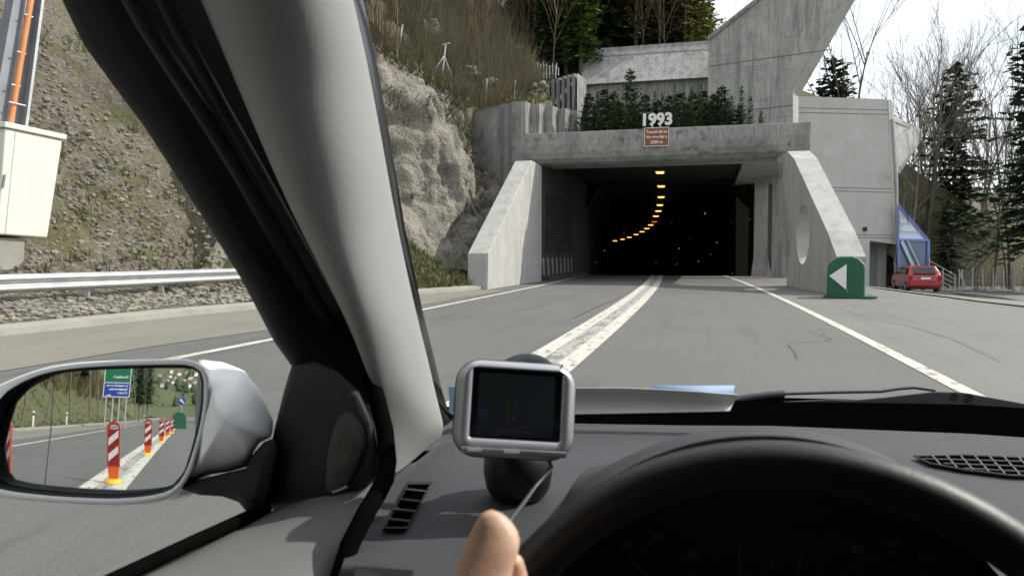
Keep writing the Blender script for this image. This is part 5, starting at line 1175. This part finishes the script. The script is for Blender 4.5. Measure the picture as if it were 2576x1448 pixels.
# defroster grille on the right
v_r = [(2300, 1145), (2420, 1140), (2620, 1148), (2680, 1160), (2680, 1200), (2540, 1195), (2420, 1180), (2340, 1165)]
m = MB(); m.add([on_dash(x, y, .004) for x, y in v_r], [list(range(8))]); gr = m.build('defroster_grille', 'flat_black', dash)  # flat backing plate; the shade between the bars is put into its black
m = MB()
for k in range(9):
    x_ = 2345+k*36; bt2 = pl([(2300, 1146), (2340, 1164), (2420, 1179), (2540, 1194), (2700, 1199)], x_+25); f_ = (bt2-1143)/51; m.tube([on_dash(x_, 1143, .0055), on_dash(x_+42*f_, 1143+51*f_, .0055)], .0010, 4)
for k in range(3):
    m.tube([on_dash(2322+k*52, 1153+k*12, .0055), on_dash(2660, 1160+k*15, .0055)], .0010, 4)
m.build('grille_bar', 'door_plastic', gr)
m = MB(); q = [on_dash(x, y, .0045) for x, y in v_r]; m.tube(q+[q[0]], .0014, 6); m.build('grille_rim', 'dash_plastic', gr)
m = MB(); m.prism([on_dash(890, 1437, .0), on_dash(1045, 1449, .0), on_dash(1040, 1500, -.01), on_dash(880, 1500, -.01)], (0, 0, .006)); o = m.build('switch_panel', 'panel_dark', dash); bevel(o, .002, 2)
m = MB(); p = on_dash(1062, 1452, .002); m.box(p-V((.006, .003, .002)), p+V((.004, -.001, .001))); m.build('switch_lamp', 'orange_rubber', dash)
# steering wheel
wc, tilt, Rw, rr_ = V((.0495, .3875, .8683)), .3991, .1925, .0143
wu, ww_ = V((1, 0, 0)), V((0, math.sin(tilt), math.cos(tilt))); wn_ = wu.cross(ww_)
m = MB(); rows = []
for k in range(96):
    a_ = 2*math.pi*k/96; d = wu*math.cos(a_)+ww_*math.sin(a_); c_ = wc+d*Rw
    rows.append([c_+(d*math.cos(b_)+wn_*math.sin(b_)*1.12)*rr_ for b_ in [2*math.pi*j/14 for j in range(14)]])
rows.append(rows[0]); m.grid(rows, closed=True); sw = m.build('steering_wheel', 'leather', car, True, merge=.0002)
m = MB(); m.tube([wc-wn_*.01, wc+wn_*.02], .06, 28); o = m.build('hub', 'soft_black', sw, True); bevel(o, .01, 2)
for a_ in (200, 340, 270): d = wu*math.cos(R_(a_))+ww_*math.sin(R_(a_)); m = MB(); m.tube([wc+d*.05, wc+d*(Rw-.005)], .018, 10, flat=.5); m.build('spoke', 'soft_black', sw, True)
m = MB(); m.tube([wc+wn_*.0, wc-wn_*.14], .035, 16); m.build('column_cover', 'soft_black', sw, True)
# roof, floor, rear and passenger side: enclose the cabin
Tl, Tc, Tr = W(860, -260, .60), V((.37, .42, 1.47)), V((1.06, .50, 1.41))
m = MB(); m.grid([[Tl, Tc, Tr], [V((-.40, .2, 1.43)), V((.37, .2, 1.50)), V((1.12, .2, 1.43))], [V((-.40, -1.8, 1.43)), V((.37, -1.8, 1.50)), V((1.12, -1.8, 1.43))]]); m.build('headliner', 'liner', car, True)
m = MB(); m.box((-.42, -1.8, .2), (-.40, .0, 1.43)); m.box((1.2, -1.8, .2), (1.22, .1, 1.43)); m.box((1.18, .1, .2), (1.2, .8, .93)); m.box((-.42, -1.82, .2), (1.22, -1.8, 1.43)); m.build('side_panel', 'soft_black', car)
m = MB(); m.box((-.43, -1.8, .3), (1.18, .95, .32)); m.build('floor_carpet', 'soft_black', car)
m = MB(); m.box((-.46, -.74, .2), (-.445, .62, .84)); m.build('door_shell', 'soft_black', car)
m = MB(); m.tube([V((1.12, .99, .94)), V((1.08, .75, 1.2)), Tr], .035, 8); m.build('passenger_pillar', 'pillar_trim', car, True)
m = MB(); m.tube([V((-.42, .0, .9)), V((-.42, .02, 1.42))], .05, 8); m.build('centre_pillar', 'pillar_trim', car, True)
# glass panes (clear)
m = MB(); bot_ = [W(1135, 1055, 1.03)]+[V((X, dfar(X)+.03, ZD-.01)) for X in (-.1, .37, .8)]+[V((1.12, 1.03, .93))]; top_ = [Tl, V((-.0, .59, 1.45)), Tc, V((.75, .57, 1.46)), Tr]
m.grid([bot_, [p.lerp(q_, .5)+V((0, .03, .03)) for p, q_ in zip(bot_, top_)], top_]); ws = m.build('windscreen', 'pane_clear', car, True)
m = MB(); m.add([W(745, 920, .79), W(135, -60, .62), V((-.42, .05, 1.42)), V((-.43, .03, .92)), W(300, 1448, .57), W(668, 1278, .745)], [tuple(range(6))]); m.build('side_window', 'side_pane_clear', car)
m = MB()
for (px, py, r) in [(1774, 537, 4), (1708, 625, 3), (1757, 657, 2.4), (1702, 665, 2.2), (1803, 610, 3), (1521, 630, 2.4), (1500, 660, 2), (1843, 688, 2.2), (1650, 660, 1.8), (1880, 600, 2), (1735, 600, 1.6), (1690, 560, 1.3), (1886, 552, 1.5), (1570, 585, 1.4), (1840, 560, 1.2), (1788, 640, 1.5), (1716, 480, 1.1), (1876, 470, 1.2)]:
    c_ = W(px, py, .93); m.tube([c_, c_+ray(px, py)*.0006], [r*.5/1860*.93, r*.35/1860*.93], 7)
m.build('insect_splat', 'splat', ws)
# cowl below the windscreen, outside
m = MB(); rows = []
for (y_, z_) in ((1.18, .885), (1.34, .912), (1.50, .90), (2.0, .74), (2.3, .6)):
    rows.append([V((X, y_-.25*((X-.37)/.8)**2, z_)) for X in [-.45+.1*i for i in range(17)]])
m.grid(rows); m.build('cowl', 'flat_black', car, True)
m = MB(); m.grid([[V((X, dfar(X)-.002, dashz(X, dfar(X)))) for X in (-.3, -.1, .1, .4, .8, 1.1)], [V((X, dfar(X)+.10, .84)) for X in (-.3, -.1, .1, .4, .8, 1.1)]]); m.build('windscreen_seal', 'flat_black', car)
# wipers
wp = thing('x', 'x', 'x'); bpy.data.objects.remove(wp)
wd0 = 1.36
def wtube(pts, r, name, par, d=wd0, flat=1): m = MB(); m.tube([W(x, y, d) for x, y in pts], r, 8, flat=flat); return m.build(name, 'wiper_black', par, True)
wa = wtube([(1835, 1012), (1862, 1004), (1895, 998), (1935, 993), (1972, 990)], [.008, .0075, .0072, .007, .007], 'wiper_arm', car)
wtube([(1970, 990), (2100, 986), (2215, 984), (2262, 977), (2300, 974), (2352, 981)], .0030, 'arm_rod', wa)
wb = MB(); poly_ = [(1925, 1012), (2090, 1003), (2140, 1006), (2230, 998), (2350, 984), (2420, 986), (2500, 1000), (2600, 1018), (2600, 1030), (2500, 1026), (2380, 1028), (2300, 1024), (2200, 1016), (2140, 1016), (2090, 1022), (1930, 1030)]
wb.prism([W(x, y, wd0-.02) for x, y in poly_], ray(2300, 1010)*.012); wbo = wb.build('wiper_arm', 'wiper_black', car); bevel(wbo, .002, 2)
wtube([(1840, 1038), (1868, 1030), (1890, 1022), (1925, 1019)], .0045, 'arm_tip', wbo)
wtube([(2160, 1020), (2250, 1028), (2300, 1031)], .003, 'arm_rod', wbo)
m = MB()
for x_, r in ((2401, .007), (2437, .008)): m.disc(W(x_, 996 if x_ < 2420 else 1000, wd0-.022), ray(2400, 996), r, 14, 0, .004)
m.build('arm_bolt', 'rubber', wbo)

# door mirror
hsO = [(-60, 1010), (-20, 975), (22, 957), (65, 939), (120, 922), (195, 911), (300, 905), (422, 902), (480, 903), (512, 918), (526, 950), (527, 1000), (520, 1060), (505, 1120), (485, 1180), (460, 1225), (425, 1254), (360, 1266), (290, 1270), (195, 1267), (90, 1260), (0, 1251), (-60, 1238), (-90, 1150)]
glO = [(-3, 1130), (6, 1095), (18, 1058), (35, 1020), (62, 984), (97, 958), (140, 944), (200, 937), (290, 932), (400, 930), (470, 930), (495, 938), (500, 960), (498, 1020), (488, 1075), (474, 1130), (456, 1185), (430, 1214), (395, 1226), (340, 1234), (280, 1238), (180, 1234), (90, 1225), (25, 1213), (4, 1195), (-3, 1165)]
def equal(poly, n):
    P3 = [V((x, y, 0)) for x, y in poly]; P3.append(P3[0]); q = resample(P3, n+1)[:-1]; return [(p.x, p.y) for p in q]
N = 64
def start_at(poly): 
    k = min(range(len(poly)), key=lambda i: (poly[i][0]-250)**2*.01+(poly[i][1]-900)**2); return poly[k:]+poly[:k]
G = start_at(equal(glO, N)); HO = start_at(equal(hsO, N))
depth_at = lambda px, py: (mhit(px, py)[0]-EYE).dot(cF)
def hw(poly, f, dz, sh=(0, 0)): return [W(x+sh[0], y+sh[1], depth_at(min(max(x, -40), 520), y)+dz) for x, y in inset(poly, f, 0)]
mc = [((g[0]*.5+h_[0]*.5), (g[1]*.5+h_[1]*.5)) for g, h_ in zip(G, HO)]
rowG = [mhit(x, y)[0] for x, y in G]
wm = MB()
ringlip = hw(G, 1.0, .004); ringin = hw(G, 1.03, -.004)
mirr = MB(); mirr.grid([hw(mc, 1.0, -.016), hw(HO, .985, -.018), hw(HO, 1.0, -.006), hw(HO, 1.0, .012), hw(HO, .985, .035, (22, 4)), hw(HO, .93, .06, (70, 6)), hw(HO, .80, .085, (110, 6)), hw(HO, .5, .105, (130, 6))], closed=True)
q = hw(HO, .5, .105, (130, 6)); mirr.add(q, [list(range(N))]); wmo = mirr.build('wing_mirror', 'silver_paint', car, True)
m = MB(); m.grid([hw(mc, 1.0, -.015), hw(G, 1.02, .006), hw(G, .99, .010)], closed=True); m.build('mirror_surround', 'soft_black', wmo, True)
m = MB(); rr0 = [[mhit(c_[0], c_[1])[0] for c_ in inset(G, f, 0)] for f in (1.03, .92, .82, .72, .62, .52, .42, .32, .22, .14, .07, .02)]; m.grid(rr0, closed=True); m.add(rr0[-1], [list(range(N))])
mg_ = m.build('mirror_glass', 'mirror_silver', wmo, True)
m = MB(); m.tube([mhit(137, 938)[0]+nm*.0003, mhit(128, 1080)[0]+nm*.0003, mhit(112, 1226)[0]+nm*.0003], .0004, 4); m.build('mirror_split_line', 'steel_grey', wmo)
# inboard shoulder and black foot of the mirror
sh_ = [(500, 903), (560, 910), (612, 930), (650, 975), (672, 1020), (688, 1060), (684, 1098), (655, 1112), (638, 1135), (628, 1172), (580, 1185), (520, 1195), (470, 1215), (480, 1100), (505, 1000)]
m = MB(); sh_ = equal(sh_, 60)
tp_ = lambda y: .055*max(0, (1040-y)/140)**1.4
m.grid([[W(x, y, .80) for x, y in inset(sh_, .98, 0)]]+[[W(x, y, .757-.070*math.sqrt(max(0, 1-f**2.2))+tp_(y)*.9) for x, y in inset(sh_, f, 0)] for f in (1, .985, .95, .9, .82, .72, .6, .46, .3, .15, .04)], closed=True); o = m.build('mirror_shoulder', 'silver_paint', wmo, True)
ft = [(450, 1228), (480, 1210), (560, 1190), (625, 1175), (640, 1136), (665, 1110), (690, 1100), (700, 1130), (680, 1220), (662, 1285), (620, 1286), (600, 1262), (560, 1248), (500, 1244)]
m = MB(); S0 = [W(x, y, .76) for x, y in ft]; S1 = [W(x, y, .715) for x, y in inset(ft, .96, 0)]; S2 = [W(x, y, .705) for x, y in inset(ft, .6, 0)]; m.grid([S0, S1, S2], closed=True); m.add(S2, [list(range(len(ft)))]); m.build('mirror_foot', 'panel_dark', wmo, True)

# ---------------------------------------------------------------- sheet of paper on the dash
ps = thing('paper_sheet', 'curved white sheet of paper leaning on the dashboard at the windscreen', 'paper', W(1600, 1030, 1.1))
tp = [(1130, 975), (1250, 972), (1450, 974), (1560, 974), (1660, 978), (1760, 984), (1855, 991)]; bt_ = [(1130, 1048), (1250, 1046), (1450, 1042), (1560, 1040), (1660, 1038), (1760, 1036), (1836, 1034)]
def sheet(d_top, d_bot, sag, shift=0):
    rows = []
    for k in range(7): rows.append([W(lerp(tp[i][0], bt_[i][0], k/6), lerp(tp[i][1]+shift, bt_[i][1], k/6), lerp(d_top, d_bot, k/6)+sag*math.sin(math.pi*k/6)) for i in range(7)])
    return rows
m = MB(); m.grid(sheet(1.045, 1.055, .02)); o = m.build('front_sheet', 'paper', ps, True); so = o.modifiers.new('thickness', 'SOLIDIFY'); so.thickness = .0012
m = MB(); m.grid([[W(1640, 968, 1.07), W(1740, 970, 1.07), W(1848, 969, 1.07)], [W(1640, 990, 1.062), W(1740, 995, 1.062), W(1842, 1002, 1.062)]]); o = m.build('back_sheet', 'paper_blue', ps, True); so = o.modifiers.new('thickness', 'SOLIDIFY'); so.thickness = .001
m = MB(); m.grid([[W(1128, 972, 1.0), W(1150, 972, 1.0)], [W(1132, 1036, 1.0), W(1152, 1036, 1.0)]]); o = m.build('blue_corner', 'paper_blue', ps); so = o.modifiers.new('thickness', 'SOLIDIFY'); so.thickness = .001

# ---------------------------------------------------------------- navigation device
nv = thing('navigation_device', 'silver satellite navigation device on a black dashboard mount', 'navigation device', W(1300, 1200, .69))
TLp, TRp, BLp, BRp = W(1150, 903, .68), W(1448, 918, .69), W(1140, 1142, .665), W(1440, 1162, .675)
nc_ = (TLp+TRp+BLp+BRp)/4; nx = ((TRp-TLp)+(BRp-BLp)).normalized(); ny = ((TLp-BLp)+(TRp-BRp)); ny = (ny-nx*ny.dot(nx)).normalized(); nn = nx.cross(ny)
wN, hN = ((TRp-TLp).length+(BRp-BLp).length)/4, ((TLp-BLp).length+(TRp-BRp).length)/4
def rrect(w, h, r, z, n=8, dx=0, dy=0):
    out = []
    for cx_, cy_, a0 in ((w-r, h-r, 0), (-w+r, h-r, 90), (-w+r, -h+r, 180), (w-r, -h+r, 270)):
        for k in range(n): a_ = R_(a0+90*k/(n-1)); out.append(nc_+nx*(cx_+math.cos(a_)*r+dx)+ny*(cy_+math.sin(a_)*r+dy)+nn*z)
    return out
sx_, sy_ = wN*.745, hN*.72; sdy = .0045
m = MB(); m.grid([rrect(wN, hN, .022, -.010), rrect(wN*1.0, hN*1.0, .022, .0), rrect(wN*.985, hN*.985, .021, .006), rrect(wN*.94, hN*.93, .018, .0105), rrect(wN*.86, hN*.86, .012, .0120), rrect(sx_*1.02, sy_*1.02, .003, .0122, dy=sdy), rrect(sx_, sy_, .002, .0100, dy=sdy)], closed=True); m.build('front_bezel', 'silver_plastic', nv, True)
m = MB(); m.grid([rrect(wN*.7, hN*.7, .02, -.045), rrect(wN*.95, hN*.95, .022, -.03), rrect(wN*1.02, hN*1.02, .023, -.010), rrect(wN*1.022, hN*1.022, .023, -.002), rrect(wN*.99, hN*.99, .022, .001)], closed=True); q = rrect(wN*.7, hN*.7, .02, -.045); m.add(q, [list(range(len(q)))]); m.build('back_shell', 'device_dark', nv, True)
m = MB(); q = rrect(sx_, sy_, .002, .0102, dy=sdy); m.add(q, [list(range(len(q)))]); scr = m.build('screen', 'gloss_black', nv)
def spl(x0_, y0_, x1_, y1_, z, mm, nm_, par=scr, pts=None):
    P = pts or [(x0_, y0_), (x1_, y0_), (x1_, y1_), (x0_, y1_)]; b_ = MB(); b_.add([nc_+nx*(x*sx_)+ny*(y*sy_+sdy)+nn*z for x, y in P], [tuple(range(len(P)))]); return b_.build(nm_, mm, par)
spl(-.86, -.90, .84, .86, .0105, 'screen_bg', 'map_view'); spl(-.86, -.90, .84, -.52, .0108, 'screen_bar', 'status_bar')
spl(0, 0, 0, 0, .0108, 'screen_route', 'route_line', pts=[(-.22, -.5), (-.15, -.5), (-.14, .12), (-.19, .12)]); spl(0, 0, 0, 0, .0108, 'screen_route', 'route_line', pts=[(-.07, -.5), (.02, -.5), (-.02, .18), (-.06, .18)])
spl(0, 0, 0, 0, .0110, 'screen_blue', 'position_arrow', pts=[(-.10, -.30), (.0, -.30), (-.0, -.12), (-.08, -.10)])
spl(0, 0, 0, 0, .0110, 'screen_blue', 'compass', pts=[(-.72+.13*math.cos(R_(a_)), -.28+.16*math.sin(R_(a_))) for a_ in range(0, 360, 24)])
spl(0, 0, 0, 0, .0112, 'screen_grey', 'compass_pointer', pts=[(-.76, -.22), (-.68, -.22), (-.72, -.36)])
for k in range(3): spl(.02+k*.09, -.62, .06+k*.09, -.66, .0110, 'screen_grey', 'status_text')
for k in range(9): spl(-.40+k*.09, -.74, -.34+k*.09, -.79, .0110, 'screen_grey', 'status_text')
m = MB(); m.grid([[nc_+nx*(x*wN)+ny*(y*hN)+nn*z for x in [-.86+.172*i for i in range(11)]] for y, z in ((-.80, .0125), (-.84, .0135), (-.93, .0105))]); m.build('lower_trim', 'silver_plastic', nv, True)
for x0_, x1_ in ((-.76, -.53), (-.17, .08)):
    m = MB(); p = nc_+nx*((x0_+x1_)/2*wN)+ny*(-.845*hN)+nn*.0135; m.prism([p+nx*(x*wN*(x1_-x0_)/2)+ny*y for x, y in ((-1, -.0015), (1, -.0015), (1, .0015), (-1, .0015))], nn*.0008); m.build('key_mark', 'letter_white', nv)
m = MB(); p = nc_+nx*(.42*wN)+ny*(.80*hN)+nn*.0118
for k in range(8): q = p+nx*(k*.0018); m.prism([q, q+nx*.0011, q+nx*.0011+ny*.0016, q+ny*.0016], nn*.0004)
q = p+nx*.014+ny*.004; m.prism([q, q+nx*.0015, q+nx*.004+ny*.004, q+nx*.0025+ny*.004], nn*.0004); m.build('maker_mark', 'device_dark', nv)
mb0 = W(1303, 1212, .75); mb0 = V((mb0.x, mb0.y, ZD))
m = MB(); rows = []
for z_, r in ((0, .024), (.004, .028), (.012, .0325), (.026, .035), (.040, .0345), (.050, .031), (.057, .022), (.075, .015)): rows.append([mb0+V((math.cos(a_)*r, math.sin(a_)*r, z_)) for a_ in [k*6.283/28 for k in range(28)]])
m.grid(rows, closed=True); m.add(rows[-1], [list(range(28))]); m.build('mount_base', 'device_dark', nv, True)
m = MB(); m.tube([mb0+V((0, .0, .06)), nc_-nn*.045-ny*.01], .012, 12); m.build('mount_arm', 'device_dark', nv, True)
sc_ = W(1320, 925, .76); m = MB(); rows = []
for z_, r in ((0, .034), (.003, .032), (.008, .024), (.014, .012), (.018, .008)): rows.append([sc_+(cR*math.cos(a_)+V((0, .35, .93))*math.sin(a_)*.82)*r-cF*z_+V((0, 0, -.012)) for a_ in [k*6.283/28 for k in range(28)]])
m.grid(rows, closed=True); m.build('suction_cup', 'gloss_black', nv, True)
cab_pts = [W(1378, 1150, .69), W(1388, 1172, .695), W(1372, 1195, .69), W(1345, 1225, .675), W(1315, 1268, .635), W(1288, 1302, .60), W(1262, 1345, .565), W(1225, 1420, .53)]
cab_pts = [p if i < 3 else V((p.x, p.y, max(p.z, dashz(p.x, p.y)+.003))) for i, p in enumerate(cab_pts)]
m = MB(); m.tube(cab_pts, .0021, 8); m.build('power_cable', 'cable', nv, True)

# ---------------------------------------------------------------- driver's left hand on the wheel
def skin_obj(name, verts, edges, rad, m_, parent=None, sub=2, root=0):
    me = bpy.data.meshes.new(name); me.from_pydata([tuple(v) for v in verts], edges, []); me.materials.append(MATS[m_]); o = bpy.data.objects.new(name, me); COL.objects.link(o)
    s_ = o.modifiers.new('skin', 'SKIN'); s_.use_smooth_shade = True
    for i, d in enumerate(me.skin_vertices[0].data): d.radius = (rad[i], rad[i]) if not isinstance(rad[i], tuple) else rad[i]; d.use_root = (i == root)
    subsurf(o, sub)
    if parent: o.parent = parent
    return o
vs, es, rs = [], [], []
def chain(pts, rad, root=None):
    k0 = len(vs)
    for i, (p, r) in enumerate(zip(pts, rad)):
        vs.append(p); rs.append(r)
        if i: es.append((len(vs)-2, len(vs)-1))
        elif root is not None: es.append((root, len(vs)-1))
    return k0
wr = W(1120, 1900, .30); palm = W(1215, 1640, .345); knu = W(1285, 1530, .385)
chain([wr, palm], [.026, .030])                                   # 0,1
def rimp(a_): return wc+(wu*math.cos(R_(a_))+ww_*math.sin(R_(a_)))*Rw
# four fingers: from the knuckles over the far side of the rim and back toward the inside
for k, a_ in enumerate((147, 153.5, 160, 166.5)):
    c_ = rimp(a_); d = (wu*math.cos(R_(a_))+ww_*math.sin(R_(a_))); L1 = [1.0, 1.08, 1.03, .85][k]
    p0 = palm.lerp(c_+d*.022+wn_*.014, .62); p1 = c_+d*.026*L1+wn_*.004; p2 = c_+d*.017-wn_*.022; p3 = c_-d*.008-wn_*.026; p4 = c_-d*.020-wn_*.012
    chain([p0, p1, p2, p3, p4], [.0115, .0098, .0088, .0082, .0068], 1)
chain([W(1105, 2300, .22), W(1080, 2800, .15)], [.034, .042], 0)
chain([W(1300, 1520, .385), W(1294, 1450, .383), W(1288, 1422, .381), W(1292, 1396, .377)], [.0085, .0080, .0070, .0052], 1)
hand0 = skin_obj('hand_base', vs, es, rs, 'skin')
dg = bpy.context.evaluated_depsgraph_get(); hm = bpy.data.meshes.new_from_object(hand0.evaluated_get(dg)); bpy.data.objects.remove(hand0)
TH = [(1287, 1224, 1244), (1290, 1215, 1253), (1296, 1208, 1264), (1308, 1199, 1280), (1328, 1189, 1297), (1352, 1177, 1310), (1378, 1166, 1308), (1410, 1154, 1297), (1448, 1142, 1288), (1500, 1130, 1284), (1580, 1118, 1290), (1680, 1115, 1300)]
m = MB(); rows = []
for y, x0_, x1_ in TH:
    dd2 = .362-.016*sm((y-1300)/250); c_ = W((x0_+x1_)/2, y, dd2); hw_ = (x1_-x0_)/2/FPX*dd2
    rows.append([c_+cR*math.cos(a_)*hw_+(cF*.93+cU*.36)*math.sin(a_)*hw_*.82 for a_ in [k*6.2832/24 for k in range(24)]])
m.grid(rows, closed=True); m.add(rows[0], [list(range(24))]); m.add(rows[-1], [list(range(24))[::-1]])
m.v = m.v+[V(v.co) for v in hm.vertices]; n0 = len(m.v)-len(hm.vertices); m.f = m.f+[[n0+i for i in p.vertices] for p in hm.polygons]; m.m = m.m+[0]*len(hm.polygons)
hand = m.build('person', 'skin', None, True, merge=.00005)
rm = hand.modifiers.new('remesh', 'REMESH'); rm.mode = 'VOXEL'; rm.voxel_size = .0016; rm.use_smooth_shade = True
sm_ = hand.modifiers.new('smooth', 'SMOOTH'); sm_.factor = .6; sm_.iterations = 5
tag(hand, 'person driving, only the thumb of one bare hand showing at the steering wheel', 'person')
m = MB(); p1, p2 = W(1110, 2150, .24), W(1080, 2900, .14); m.tube([p1, p1.lerp(p2, .5), p2], [.045, .05, .055], 20); m.build('sleeve', 'sleeve', hand, True)
